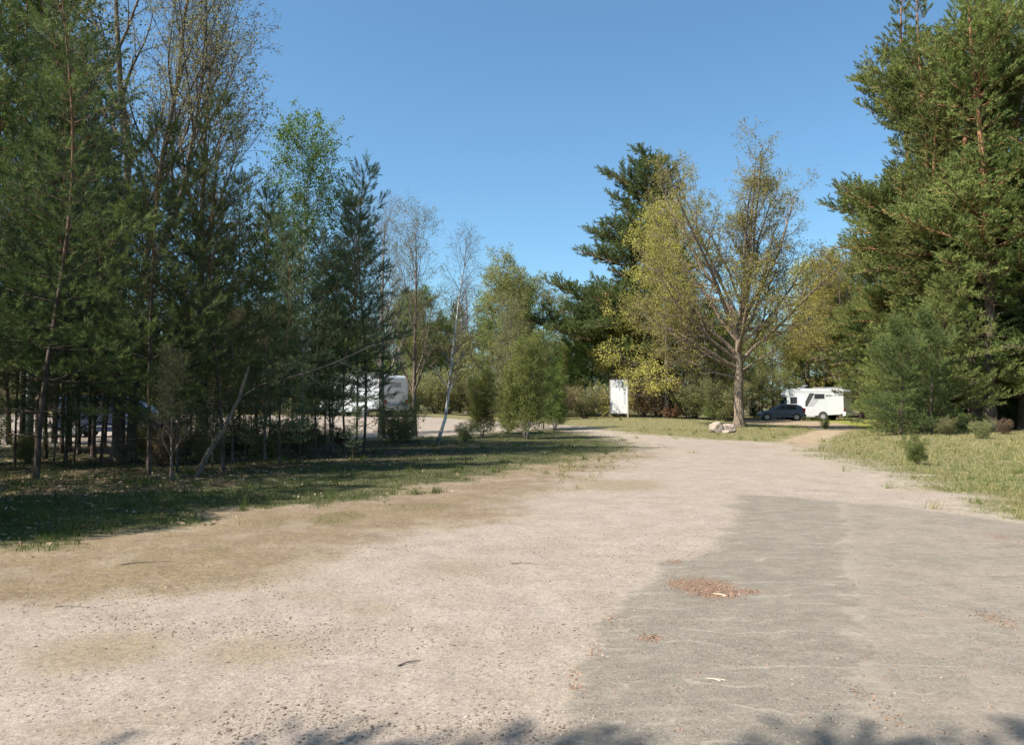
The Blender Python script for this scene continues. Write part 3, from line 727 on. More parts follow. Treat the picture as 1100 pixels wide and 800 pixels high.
# big two-stemmed budding tree of the grove
s1 = [V3(0, 0, -.3), V3(0, 0, .5), V3(-.02, 0, 2), V3(0, 0, 4.2), V3(.08, 0, 6.5), V3(.1, 0, 8.6), V3(-.15, 0, 10.5), V3(-.3, 0, 12.5), V3(-.35, 0, 14.5), V3(-.3, 0, 16.5)]
s2 = [V3(.28, .1, -.3), V3(.3, .1, .5), V3(.34, .1, 2), V3(.4, .15, 4.2), V3(.75, .1, 6.5), V3(1.1, 0, 8.6), V3(1.45, 0, 10.5), V3(1.6, 0, 12.3), V3(1.9, 0, 14), V3(2.0, 0, 15.5)]
s3 = [V3(.2, -.05, 3.0), V3(.5, -.1, 4.2), V3(1.1, -.1, 5.8), V3(1.75, -.15, 7.5), V3(2.0, -.2, 9), V3(2.3, -.2, 11), V3(2.3, -.2, 13)]
dl = [dict(n=13, a=.6, l=3.6, w=.08, t=.09, p=7, s=5, prof=lambda t: 1.0), dict(n=8, a=.6, l=1.7, w=.11, t=.05, p=5, s0=.15), dict(n=6, a=.65, l=.8, w=.15, t=.03, p=4), dict(n=3, a=.7, l=.35, w=.18, t=.02, p=3)]
print('dbl', decid('dbl', 71, 16.5, .2, M['bark'], M['l_pale'], dl, 4, .055, trunkpts=[s1, s2, s3], tzone=(.42, .97), jit=.04))
# birches
bi = [dict(n=24, a=.75, l=2.1, w=.07, t=.05, p=6, s=4), dict(n=8, a=.6, l=.95, w=.1, t=-.03, p=4, s0=.15), dict(n=5, a=.6, l=.5, w=.13, t=-.08, p=4), ]
decid('birch_leaf', 81, 11, .07, M['birch'], M['l_green'], [dict(bi[0], n=36, l=4.3, a=.8), dict(bi[1], n=11, l=1.5), dict(bi[2], n=6)], 9, .075, tzone=(.25, .99), thin=True, jit=.05)
curvep = [V3(0, 0, -.2), V3(.12, 0, .45), V3(.33, 0, 1.1), V3(.42, 0, 1.9), V3(.52, 0, 2.8), V3(.62, .05, 3.8), V3(.75, .05, 5), V3(.9, 0, 6.2), V3(1.1, 0, 7.4), V3(1.2, 0, 8.7)]
decid('birch_lean', 82, 8.7, .085, M['birch'], M['l_olive'], [dict(bi[0], n=26, l=2.2), bi[1], bi[2]], 2.2, .05, trunkpts=[curvep], tzone=(.32, .99), thin=True, jit=.04)
rdm = random.Random(5)
ms = []
for k in range(6):
    a = k * 1.05; ln = rdm.uniform(.3, 1.1); hh = 7.2 if k == 0 else rdm.uniform(4.5, 6.8)
    ms.append([V3(math.cos(a) * .12, math.sin(a) * .12, -.2)] + [V3(math.cos(a) * (.12 + ln * t), math.sin(a) * (.12 + ln * t), hh * t) for t in (.08, .25, .45, .65, .85, 1)])
decid('birch_multi', 83, 7.2, .05, M['birch'], M['l_fresh'], [dict(n=18, a=.85, l=1.6, w=.08, t=.04, p=5, s=4), dict(bi[1], n=8), dict(bi[2], n=6)], 8, .075, trunkpts=ms, tzone=(.12, .98), thin=True, jit=.06)
# shrubs
def shrub(key, seed, H, nst, leafm, bark, leafn, leafs, spread=.6):
    rq = random.Random(seed); tps = []
    for k in range(nst):
        a = rq.uniform(0, 6.3); s = rq.uniform(.2, 1) * spread * H; h = H * rq.uniform(.5, 1)
        tps.append([V3(math.cos(a) * .15, math.sin(a) * .15, -.1)] + [V3(math.cos(a) * (.15 + s * t ** 1.2), math.sin(a) * (.15 + s * t ** 1.2), h * t) for t in (.15, .4, .7, 1)])
    decid(key, seed, H, .03, bark, leafm, [dict(n=9, a=.8, l=H * .32, w=.12, t=.03, p=5, s=3), dict(n=6, a=.8, l=H * .16, w=.15, t=.02, p=4), dict(n=4, a=.8, l=H * .08, w=.2, t=0, p=3)], leafn, leafs, trunkpts=tps, tzone=(.1, .98), jit=.06, sides0=5)
shrub('brush', 91, 3.2, 20, M['l_olive'], M['greytwig'], 2.6, .085)
shrub('brush2', 92, 3.0, 22, M['l_brown'], M['twig'], 2.6, .08)
shrub('gbush', 93, 3.5, 11, M['l_green'], M['bark'], 5, .085)
shrub('bracken', 94, 1.0, 16, M['bracken'], M['twig'], 2.2, .06, .9)

def plant(key, name, X, Y, H, label, cat='tree', group=None, rz=None, part='crown', seed=None, zoff=0, tilt=(0, 0)):
    tm, cm, H0 = VAR[key]
    rq = random.Random(int(X * 131 + Y * 17)); s = H / H0
    e = empty(name, (X, Y, float(hgt(X, Y)) + zoff), rz if rz is not None else rq.uniform(0, 6.28))
    e.rotation_euler[0] = tilt[0]; e.rotation_euler[1] = tilt[1]
    e.scale = (s, s, s); tag(e, label, cat, group)
    link('trunk' if cat in ('tree', 'sapling') else 'stem', tm, e)
    if cm: link(part, cm, e)
    return e
def plantpx(key, name, bx, by, ty, label, group=None, D=None, H=None, **kw):
    if D is None: X, Y = at(bx, by)
    else: Y = D; X = (bx - CX) / F * D
    if H is None: H = zat(ty, Y) - float(hgt(X, Y))
    return plant(key, name, X, Y, H, label, group=group, **kw)

GP = 'pines of the grove on the left'
T = plantpx
# ---- the grove, front rank (named by what can be found near them)
T('yp2', 'pine_tree', 38, 515, -70, 'leaning dark pine at the front left corner of the grove, its foot nearest the camera', GP, rz=.4)
T('yp1', 'pine_tree', 23, 487, -90, 'straight dark pine with a thin bare stem at the very left edge of the view', GP)
T('yp3', 'pine_tree', 49, 493, 20, 'thin pine right behind the leaning pine of the front left corner', GP)
T('yp1', 'pine_tree', 66, 487, 60, 'first thin pine left of the dark van, bare stem in front of the pale gravel', GP, rz=2)
T('yp4', 'pine_tree', 75, 485, 110, 'second thin pine left of the dark van, slightly crooked bare stem', GP)
T('yp3', 'pine_tree', 85, 488, 62, 'thin pine whose stem stands against the left end of the dark van', GP)
T('yp1', 'pine_tree', 96, 485, 130, 'short thin pine standing in front of the middle of the dark van', GP)
T('dbl', 'budding_tree', 127, 495, -150, 'tall tree with thick twin stems and sparse yellowish buds rising out of the left grove', None, rz=0, H=16.5)
T('yp5', 'pine_tree', 160, 510, 128, 'reddish-barked pine at the front of the grove, just right of the thick twin-stemmed tree', GP, rz=1)
T('yp3', 'pine_tree', 190, 508, 205, 'slender pine between the reddish-barked pine and the leaning dead trunk', GP)
T('yp2', 'pine_tree', 240, 506, 108, 'bushy pine directly right of the leaning dead trunk', GP, rz=3.6)
T('yp4', 'pine_tree', 301, 500, 235, 'thin pine with a grey stem below the pale bent dead branch', GP)
T('yp5', 'pine_tree', 276, 489, 205, 'round olive pine between the leaning dead trunk and the pale bent dead branch', GP)
T('birch_leaf', 'birch_tree', 325, 484, 162, 'fresh green birch with a pale thin stem rising from the middle of the grove', None)
T('yp3', 'pine_tree', 340, 492, 250, 'thin pine in front of the left end of the grove motorhome', GP)
T('yp1', 'pine_tree', 349, 489, 270, 'thin pine touching the nose of the motorhome behind the grove', GP)
T('yp4', 'pine_tree', 371, 490, 215, 'crooked pine stem in front of the middle of the motorhome behind the grove', GP)
T('yp3', 'pine_tree', 391, 487, 172, 'pine with a tall bluish leader shoot standing free above its neighbours', GP, rz=.3)
T('yp1', 'pine_tree', 383, 480, 200, 'second dark pine top close to the tall bluish leader shoot', GP)
T('brush', 'shrub', 426, 475, 425, 'twiggy shrub screening the rear of the motorhome behind the grove', None, cat='shrub')
T('bare1', 'bare_tree', 410, 471, 238, 'thick-trunked bare tree in front of the rear half of the motorhome behind the grove', None)
T('yp4', 'pine_tree', 330, 467, 215, 'pine at the back of the grove with its stem in front of the bright gravel', GP)
T('bare2', 'bare_tree', 445, 468, 250, 'thin twiggy bare tree between the motorhome rear and the leaning birch', None)
T('birch_lean', 'birch_tree', 470, 477, 255, 'leaning white-stemmed birch at the right end of the grove', None, rz=0)
T('birch_multi', 'birch_tree', 518, 469, 400, 'low olive birch clump just right of the leaning white birch', None, rz=1.2)
T('birch_multi', 'birch_tree', 565, 471, 362, 'many-stemmed birch clump with olive leaves at the far right end of the grove', None, rz=0)
T('yp5', 'pine_tree', 584, 460.5, 350, 'green pine behind the many-stemmed birch clump', GP)
T('bare2', 'bare_tree', 548, 463, 335, 'thin pale twiggy tree rising behind the many-stemmed birch clump', None)
T('bare2', 'budding_tree', 215, 490, 60, 'slim budding tree between the twin-stemmed tree and the green birch', None)
T('birch_multi', 'birch_tree', 546, 466, 412, 'dense olive birch bush between the two birch clumps at the grove end', None, rz=2.5)
T('birch_multi', 'birch_tree', 596, 461.5, 398, 'olive birch bush at the bend of the track behind the many-stemmed clump', None, rz=4)
stems = [(16, 500, 250), (33, 480, 290), (57, 503, 300), (79, 497, 320), (100, 492, 300), (170, 497, 300), (184, 516, 390), (200, 496, 330), (228, 501, 340), (249, 495, 350), (263, 500, 380), (284, 494, 345), (311, 492, 370), (322, 497, 395),
         (357, 486, 385), (379, 493, 425), (-20, 505, 260), (268, 486, 330), (215, 486, 330)]
for i, (x, y, t_) in enumerate(stems):
    T(['yp6', 'bare2', 'yp4', 'yp6', 'bare2'][i % 5], ['pine_sapling', 'bare_sapling', 'pine_sapling', 'pine_sapling', 'bare_sapling'][i % 5], x, y, t_, ['spindly low pine with few blue-green sprays along the grove front', 'spindly nearly leafless sapling along the grove front', '', '', ''][{0: 0, 1: 1, 2: 0, 3: 0, 4: 1}[i % 5]],
      ['spindly pines along the grove front', 'spindly bare saplings along the grove front'][{0: 0, 1: 1, 2: 0, 3: 0, 4: 1}[i % 5]], cat='sapling')
# ---- filling ranks of the grove
fill = [(-40, 500, -60, 'yp2'), (-75, 512, -100, 'yp1'), (10, 477, 30, 'yp2'), (40, 474, -20, 'yp1'), (58, 476, 40, 'yp5'), (112, 480, 150, 'yp2'), (108, 500, 200, 'yp3'), (148, 481, 190, 'yp1'), (176, 489, 180, 'yp2'), (205, 482, 165, 'yp1'),
        (222, 492, 215, 'yp5'), (256, 479, 190, 'yp2'), (290, 478, 225, 'yp1'), (313, 473, 250, 'yp2'), (355, 474, 260, 'yp5'), (-130, 505, -150, 'yp1'), (-160, 490, -120, 'yp2'), (70, 500, 150, 'yp3'),  (233, 474, 205, 'yp1'), (275, 472, 240, 'yp2')]
for i, (x, y, t_, v) in enumerate(fill):
    inx = x > 0
    T(v, 'pine_tree', x, y, t_, 'dark young pine crowded among others inside the left grove, no feature of its own' if inx else 'young pine just beyond the left edge of the view', 'crowded inner pines of the left grove' if inx else 'pines beyond the left edge')
for X, Y, H, v in [(-10.6, 6.9, 8.2, 'yp2'), (-9.6, 8.4, 7.2, 'yp2'), (-9.8, 10.2, 8, 'yp5'), (-12.8, 6.6, 10, 'yp2'), (-11.6, 8.2, 9.5, 'yp1'), (-10.8, 9.8, 9, 'yp5'), (-14.5, 5.8, 11.5, 'yp1'), (-15.5, 8.5, 12, 'yp2'), (-10.4, 11.6, 9.5, 'yp2'), (-10.8, 13.2, 10.5, 'yp1'), (-13, 10.6, 9.5, 'yp2'), (-14.5, 13, 11, 'yp1'), (-17, 11.5, 10, 'yp5'), (-12.8, 8.8, 7.6, 'yp3'), (-19, 15, 12, 'yp2'), (-22, 19, 12, 'yp1'), (-16.5, 17, 11.5, 'yp2'), (-20, 24, 12, 'yp5'), (-25, 27, 12, 'yp1'), (-24, 14, 12, 'yp2')]:
    plant(v, 'pine_tree', X, Y, H, 'young pine just beyond the left edge of the view', group='pines beyond the left edge')
# trees left of the road beside the camera: only their shadow reaches into the view
for X, Y, H, v in [(-7.0, -.2, 9.7, 'yp2'), (-4.9, -.42, 10.2, 'yp2'), (-9.5, -2.6, 13, 'yp1')]:
    plant(v, 'pine_tree', X, Y, H, rz=.3, label= 'pine beside the camera whose shadow touches the bottom edge of the view', group='pines casting the foreground shadow')
T('birch_leaf', 'birch_tree', 30, 483, -60, 'yellow-green leafy birch top in the upper left corner, above the dark pines', None)

# leaning dead trunk and the bent dead branch
def woodthing(name, pts, r0, r1, mat, label, cat, twigs=(), sides=7):
    w = Wood(); n = len(pts); w.add([Vector(p) for p in pts], [r0 + (r1 - r0) * i / (n - 1) for i in range(n)], sides)
    for tpts, a, b in twigs: w.add([Vector(p) for p in tpts], [a + (b - a) * i / (len(tpts) - 1) for i in range(len(tpts))], 4)
    o = link(name, w.build(name, mat)); return tag(o, label, cat)
X0, Y0 = at(210, 511); s = Y0 / F
woodthing('leaning_dead_tree', [(X0, Y0, -.1), (X0 + .22, Y0 + .1, .5), (X0 + .5, Y0 + .25, 1.0), (X0 + .78, Y0 + .4, 1.7), (X0 + .95, Y0 + .5, 2.4)], .075, .03, M['bark'],
          'bare dead trunk leaning to the right inside the left grove', 'dead tree', [([(X0 + .5, Y0 + .25, 1.0), (X0 + .2, Y0 + .1, 1.5), (X0 + .1, Y0, 1.8)], .02, .004), ([(X0 + .8, Y0 + .4, 1.7), (X0 + 1.3, Y0 + .3, 2.0), (X0 + 1.7, Y0 + .3, 2.1)], .02, .004)])
Xb, Yb = at(301, 500); k = Yb / F
def bp_(px, py, dy=0): return ((px - CX) / F * (Yb + dy), Yb + dy, zat(py, Yb + dy))
woodthing('dead_branch', [bp_(299, 412, 0), bp_(306, 407, -.3), bp_(328, 401, -.5), (bp_(358, 390, -.6)), bp_(378, 381, -.7), bp_(402, 370, -.8)], .035, .012, M['dead'],
          'long pale bent dead branch sticking out of the grove above the motorhome', 'branch',
          [([bp_(364, 388, -.6), bp_(380, 395, -.5), bp_(405, 405, -.4)], .014, .005), ([bp_(328, 401, -.5), bp_(342, 411, -.5), bp_(348, 416, -.4)], .012, .004)])

# ---- right-hand side
GR = 'tall pines at the right edge'
T('bp1', 'pine_tree', 1003, 462.5, 0, 'tall old pine at the left front of the right-hand forest, boughs reaching over the lawn', GR, D=46, H=27, rz=1)
T('bp2', 'pine_tree', 1046, 465, 0, 'tall pine with thick grey-pink trunk, left one of the pair near right edge', GR, D=42, H=25, rz=2.2)
T('bp2', 'pine_tree', 1062, 467, 0, 'tall pine with thick trunk, right one of the pair near right edge', GR, D=40, H=25, rz=4)
T('bp1', 'pine_tree', 1072, 460, 0, 'tall pine with an orange upper stem behind the paired trunk feet at right', GR, D=47, H=26, rz=5)
for X, Y, H, v in [(29, 38, 27, 'bp1'), (33, 45, 26, 'bp2'), (35, 34, 25, 'bp1'), (31, 29, 24, 'bp2'), (40, 50, 26, 'bp1'), (38, 40, 24, 'bp3'), (44, 58, 25, 'bp3')]:
    plant(v, 'pine_tree', X, Y, H, 'tall pine just beyond the right edge of the view', group='pines beyond the right edge')
T('bp3', 'pine_tree', 966, 0, 215, 'dark pine behind the bushy pines right of the white motorhome', GR, D=62)
T('bp3', 'pine_tree', 942, 0, 262, 'mid-height pine standing behind the rear of the white motorhome', GR, D=74)
T('bp1', 'pine_tree', 1020, 0, 60, 'high pine crown filling the gap behind the right-hand front pines', GR, D=64)
T('bp3', 'pine_tree', 912, 0, 290, 'dark pine directly behind the white motorhome', GR, D=84)
T('bp3', 'pine_tree', 1040, 0, 200, 'dark pine half hidden behind the thick trunk feet at the right edge', GR, D=56)
for px_, D_, ty_, v_, lb_ in [(985, 54, -30, 'bp1', 'high old pine behind the leftmost tall front pine of the right-hand forest'), (1085, 52, -40, 'bp3', 'dense dark pine behind the right-hand pair of trunk feet'), (1012, 58, 130, 'bp3', 'dense pine filling in behind the bushy verge pines'),
                              (972, 58, 185, 'bp1', 'lumpy olive pine above the left bushy verge pines'), (900, 86, 280, 'bp3', 'dark pine crown between yellow-green trees and tall right-hand pines'),
                              (925, 76, 235, 'bp1', 'tall olive pine crown just left of the lumpy olive pine'), (930, 82, 320, 'bp3', 'lower dark pine in the wood behind the tail of the white motorhome')]:
    T(v_, 'pine_tree', px_, 0, ty_, lb_, GR, D=D_)
for px_, D_, ty_, v_, lb_ in [(1035, 49, 90, 'bp3', 'densely branched pine between the bushy verge pines and the paired trunks'), (1000, 51, 200, 'bp3', 'pine with low boughs right behind the largest bushy verge pine'), (1075, 55, 30, 'bp3', 'dark pine seen between the paired trunks at right'), (1015, 43.5, 60, 'bp3', 'tall densely clothed pine left of the paired trunks, boughs down to head height'), (1098, 43, 40, 'bp3', 'dense pine cut by the right edge of the view beside the paired trunks'),
                              (945, 70, 225, 'bp1', 'olive pine crown over the bushy verge pines, left of the lumpy one'), (1048, 62, -20, 'bp1', 'high pine crown behind the upper stems of the paired trunks')]:
    T(v_, 'pine_tree', px_, 0, ty_, lb_, GR, D=D_)
GB = 'bushy pines on the right verge'
T('pb1', 'pine_tree', 1062, 460, 300, 'bushy pine behind and between the paired trunk feet', GB, rz=4)
T('pb2', 'pine_tree', 1015, 463, 300, 'tall bushy pine just left of the paired trunk feet', GB, rz=5)
T('pb1', 'pine_tree', 985, 461, 325, 'bushy pine in the second row left of the largest verge pine', GB, rz=3)
T('pb2', 'pine_tree', 1030, 458, 322, 'bushy pine in the second row before the paired trunks', GB, rz=3)
T('pb1', 'pine_tree', 968, 467, 345, 'largest bushy green pine on the right verge, branches down to the grass', GB)
T('pb2', 'pine_tree', 952, 464, 362, 'bushy pine at the left end of the right verge, beside the motorhome rear', GB)
T('pb1', 'pine_tree', 1000, 465, 335, 'bushy pine right of the largest one, in front of the tall trunks', GB, rz=2)
T('pb2', 'pine_tree', 978, 460, 330, 'dark bushy pine wedged behind the two front bushy pines', GB, rz=4)
T('pb1', 'pine_tree', 1092, 459, 350, 'bushy pine behind the trunk feet at the right edge', GB, rz=1)
T('brush', 'shrub', 1015, 467, 447, 'twiggy brown-green shrub at the foot of the right-hand pines', 'low shrubs on the right verge', cat='shrub')
T('brush', 'shrub', 1055, 471, 450, 'low grey-green shrub below the paired trunk feet on the right', 'low shrubs on the right verge', cat='shrub')
T('brush2', 'shrub', 1078, 466, 449, 'brown leafy brush at the right edge behind the grass', 'low shrubs on the right verge', cat='shrub')
T('gbush', 'sapling', 985, 499, 468, 'small bright green sapling standing alone in the right-hand grass', None, cat='sapling', part='foliage')
T('gbush', 'sapling', 886, 461, 449, 'tiny green sapling in front of the white motorhome', None, cat='sapling', part='foliage')
# ---- centre
T('oak', 'oak_tree', 794, 458.5, 141, 'big solitary tree with a stout trunk, fanning limbs and sparse pale leaves beside the track', None, rz=0)
T('op', 'pine_tree', 708, 0, 180, 'old dark pine with layered boughs spreading left, behind the yellow-green trees', None, D=70, rz=0)
T('yg1', 'leafy_tree', 716, 0, 238, 'dense yellow-green spring tree left of the solitary tree', None, D=62, rz=1)
T('yg1', 'leafy_tree', 668, 0, 330, 'smaller yellow-green tree right above the white board', None, D=68, rz=3)
T('yg2', 'leafy_tree', 745, 0, 325, 'olive spring tree between the white board and the solitary tree', None, D=66, rz=2)
T('yg3', 'leafy_tree', 636, 0, 364, 'bright green leafy tree just left of the white board', None, D=70, rz=0)
T('yg2', 'leafy_tree', 600, 0, 372, 'olive tree closing the gap behind the track bend', None, D=76)
T('yg3', 'leafy_tree', 618, 0, 374, 'small green tree between the dark conifer and the bright green tree', None, D=74, rz=2)
T('yg2', 'leafy_tree', 765, 0, 352, 'olive tree behind the brush left of the solitary trunk', None, D=74, rz=4)
T('yg2', 'leafy_tree', 815, 0, 350, 'olive tree between the solitary trunk and the blue car', None, D=90, rz=1)
T('bp3', 'pine_tree', 607, 0, 366, 'dark conifer in the gap left of the bright green tree', None, D=72, rz=0)
T('yg2', 'leafy_tree', 690, 0, 362, 'olive tree directly behind the white board', None, D=70, rz=5)
T('yg1', 'leafy_tree', 868, 0, 296, 'yellow-green tree rising over the front of the white motorhome', None, D=86, rz=4)
T('yg1', 'leafy_tree', 903, 0, 285, 'yellow-green tree rising over the middle of the white motorhome', None, D=80, rz=2)
T('yg2', 'leafy_tree', 830, 0, 362, 'olive tree behind the blue car', None, D=84, rz=1)
T('yg2', 'leafy_tree', 795, 0, 372, 'olive tree directly behind the solitary trunk', None, D=80, rz=3)
T('bp3', 'pine_tree', 762, 0, 318, 'dark pine glimpsed through the limbs left of the solitary trunk', None, D=92)
GS = 'brush along the far side of the track'
T('brush2', 'shrub', 690, 0, 405, 'brown twiggy brush just right of the white board', GS, D=64, cat='shrub')
T('brush2', 'shrub', 716, 0, 402, 'tall brown brush above the reddish bracken', GS, D=63, cat='shrub')
T('brush', 'shrub', 740, 0, 408, 'grey twiggy brush right of the reddish bracken', GS, D=62, cat='shrub')
T('gbush', 'shrub', 766, 0, 424, 'green bush behind the boulders', GS, D=60, cat='shrub', part='foliage')
T('brush', 'shrub', 780, 0, 404, 'twiggy brush close behind the solitary trunk on its left', GS, D=60, cat='shrub')
T('brush', 'shrub', 655, 0, 418, 'low brush at the left foot of the white board', GS, D=66, cat='shrub')
T('brush', 'shrub', 628, 0, 412, 'grey-green brush below the bright green tree', GS, D=60, cat='shrub')
T('brush2', 'shrub', 600, 0, 414, 'brown brush on the far side of the track behind the birch clump', GS, D=58, cat='shrub')
T('gbush', 'shrub', 812, 0, 430, 'green bush between the solitary trunk and the blue car', GS, D=74, cat='shrub', part='foliage')
T('bracken', 'bracken_clump', 722, 0, 436, 'patch of reddish dry bracken right of the white board', None, D=61, cat='fern', part='foliage')
# ---- far wood
rf = random.Random(77)
far = []
def farok(X, Y):
    return True
for rowY, step, hmin, hmax in [(70, 4.6, 6, 8.5), (79, 4.4, 7.5, 10), (92, 5, 8.5, 12), (108, 6, 9.5, 14)]:
    X = -100
    while X < 95:
        X += step * rf.uniform(.7, 1.3); Y = rowY + rf.uniform(-4, 4); pxx = CX + F * X / Y
        if 586 < pxx < 625 and rowY < 100: H = 7.2
        elif 586 < pxx < 640: H = 8.0
        elif 430 < pxx < 590: H = rf.uniform(9.5, 12.5)
        else: H = rf.uniform(hmin, hmax)
        if pxx > 860: H *= 1.4
        if pxx > 790 and Y < 84: continue
        if pxx < -300 or pxx > 1400: continue
        if pxx > 590 and Y < 76: continue
        v = rf.choice(['bp3', 'yg2', 'bare1', 'yg2', 'bp3', 'yg2', 'yg3', 'bp3'])
        nm, lab, gp = {'bp3': ('pine_tree', 'dark conifer in the far wood closing the view behind the parking areas', 'conifers of the far wood'),
                       'yg2': ('leafy_tree', 'olive spring tree in the far wood closing the view behind the parking areas', 'olive trees of the far wood'),
                       'yg3': ('leafy_tree', 'green leafy tree in the far wood closing the view behind the parking areas', 'green trees of the far wood')}.get(v, ('bare_tree', 'bare twiggy tree in the far wood closing the view behind the parking areas', 'bare trees of the far wood'))
        plant(v, nm, X, Y, H, lab, group=gp)
# brown brush along the far side of the left parking
for i in range(34):
    X = -60 + i * 1.9 + rf.uniform(-.8, .8); Y = 64 + rf.uniform(-2, 4)
    plant(rf.choice(['brush', 'brush2', 'brush']), 'shrub', X, Y, rf.uniform(2.6, 4.2), 'brown brush along the far edge of the left parking area', cat='shrub', group='brush beyond the left parking area')
# undergrowth in the grove
for (x, y, t_, v, lab) in [(200, 486, 455, 'brush2', 'brown brush heap behind the leaning dead trunk'), (262, 484, 452, 'brush2', 'reddish brown brush in the grove right of the leaning dead trunk'),
                           (303, 481, 450, 'brush', 'grey twiggy shrub behind the thin pines left of the motorhome'), (436, 473, 450, 'brush', 'low bare shrub on the grass edge between thick bare tree and leaning birch'),
                           (178, 488, 440, 'brush', 'dark twiggy shrub beside the right end of the dark van'), (500, 474, 452, 'brush', 'small twiggy shrub between the leaning birch and the low birch clump'), (30, 497, 462, 'brush', 'twiggy shrub at the left edge among thin stems')]:
    T(v, 'shrub', x, y, t_, lab, 'shrubs under the grove', cat='shrub')
for i, (x, y, t_) in enumerate([(150, 489, 455), (178, 500, 462), (222, 497, 458), (245, 489, 446), (285, 490, 452), (322, 486, 450), (343, 480, 452), (368, 479, 456), (-25, 500, 440)]):
    T(['brush', 'brush2'][i % 2], 'shrub', x, y, t_, ['low grey-green undergrowth shrub scattered between the grove trunks', 'low brown undergrowth shrub scattered between the grove trunks'][i % 2], ['grey-green undergrowth in the grove', 'brown undergrowth in the grove'][i % 2], cat='shrub')

# ------------------------------------------------------------------ vehicles
def bmobj(name, bm, mat, parent=None, smooth=False):
    me = bpy.data.meshes.new(name); bmesh.ops.recalc_face_normals(bm, faces=bm.faces); bm.to_mesh(me); bm.free(); me.materials.append(mat)
    if smooth:
        for p in me.polygons: p.use_smooth = True
    return link(name, me, parent)
def prism(prof, y0, y1, bev=0, seg=2, taper=None):
    """profile in x,z extruded along y; taper(z)->inset of both sides"""
    bm = bmesh.new(); rows = []
    for y in (y0, y1):
        rr = []
        for x, z in prof:
            yy = y
            if taper: yy = y + (1 if y == y0 else -1) * taper(z)
            rr.append(bm.verts.new((x, yy, z)))
        rows.append(rr)
    n = len(prof)
    bm.faces.new(rows[0]); bm.faces.new(rows[1][::-1])
    for i in range(n): bm.faces.new((rows[0][i], rows[0][(i + 1) % n], rows[1][(i + 1) % n], rows[1][i]))
    if bev: bmesh.ops.bevel(bm, geom=list(bm.edges), offset=bev, segments=seg, affect='EDGES', profile=.5, clamp_overlap=True)
    return bm
def boxbm(x0, x1, y0, y1, z0, z1, bev=0): return prism([(x0, z0), (x1, z0), (x1, z1), (x0, z1)], y0, y1, bev)
def quadbm(pts, th):
    """thin plate: pts ring (3-D) given thickness along its normal"""
    bm = bmesh.new(); P_ = [Vector(p) for p in pts]; n = (P_[1] - P_[0]).cross(P_[2] - P_[0]).normalized() * th
    a = [bm.verts.new(p) for p in P_]; b = [bm.verts.new(p + n) for p in P_]
    bm.faces.new(a[::-1]); bm.faces.new(b)
    for i in range(len(a)): bm.faces.new((a[i], a[(i + 1) % len(a)], b[(i + 1) % len(a)], b[i]))
    return bm
def cyl(cx, cz, r, y0, y1, seg=28, bev=0):
    return prism([(cx + r * math.cos(2 * PI * i / seg), cz + r * math.sin(2 * PI * i / seg)) for i in range(seg)], y0, y1, 0)
VM = dict(white=simple('white_panel', (.47, .49, .51), .35, var=.04, scale=2), glass=simple('dark_glass', (.03, .034, .04), .08, var=.2, spec=.8), tyre=simple('tyre_rubber', (.03, .03, .03), .85),
          rim=simple('silver_rim', (.55, .55, .56), .35, .6), bluegrey=simple('blue_grey_paint', (.085, .125, .20), .28, .15, var=.05, coat=.6), darkblue=simple('shaded_dark_blue_paint', (.02, .035, .09), .3, .1, coat=.5),  # the van's dark blue is darkened further to stand in for tree shade
          dark=simple('dark_trim', (.035, .035, .04), .5), grey=simple('grey_trim', (.33, .33, .35), .5), red=simple('tail_lamp', (.35, .02, .03), .2, spec=.8), clear=simple('headlamp', (.6, .62, .65), .1, spec=.8),
          plate=simple('number_plate', (.75, .75, .7), .5), rear=simple('rear_panel', (.62, .62, .62), .4, var=.06))
def wheel(root, cx, cy, r, w, out):
    e = bmobj('wheel', cyl(cx, r, r, cy - w / 2, cy + w / 2), VM['tyre'], root)
    y0, y1 = (cy + w / 2 + .004, cy + w / 2 + .018) if out > 0 else (cy - w / 2 - .018, cy - w / 2 - .004)
    bmobj('rim', cyl(cx, r, r * .64, y0, y1, 24), VM['rim'], e)
    bm = bmesh.new()
    for k in range(7):
        a = k * 2 * PI / 7; s_ = cyl(cx + r * .4 * math.cos(a), r + r * .4 * math.sin(a), r * .10, y0 - .006, y1 + .006, 8)
        me = bpy.data.meshes.new('t'); s_.to_mesh(me); s_.free(); bm.from_mesh(me)
    bmobj('rim_opening', bm, VM['dark'], e)
def archm(root, cx, r, hw, out):
    y = hw * out; bm = cyl(cx, r, r * 1.2, min(y, y + .006 * out), max(y, y + .006 * out)); bmobj('wheel_arch', bm, VM['dark'], root)

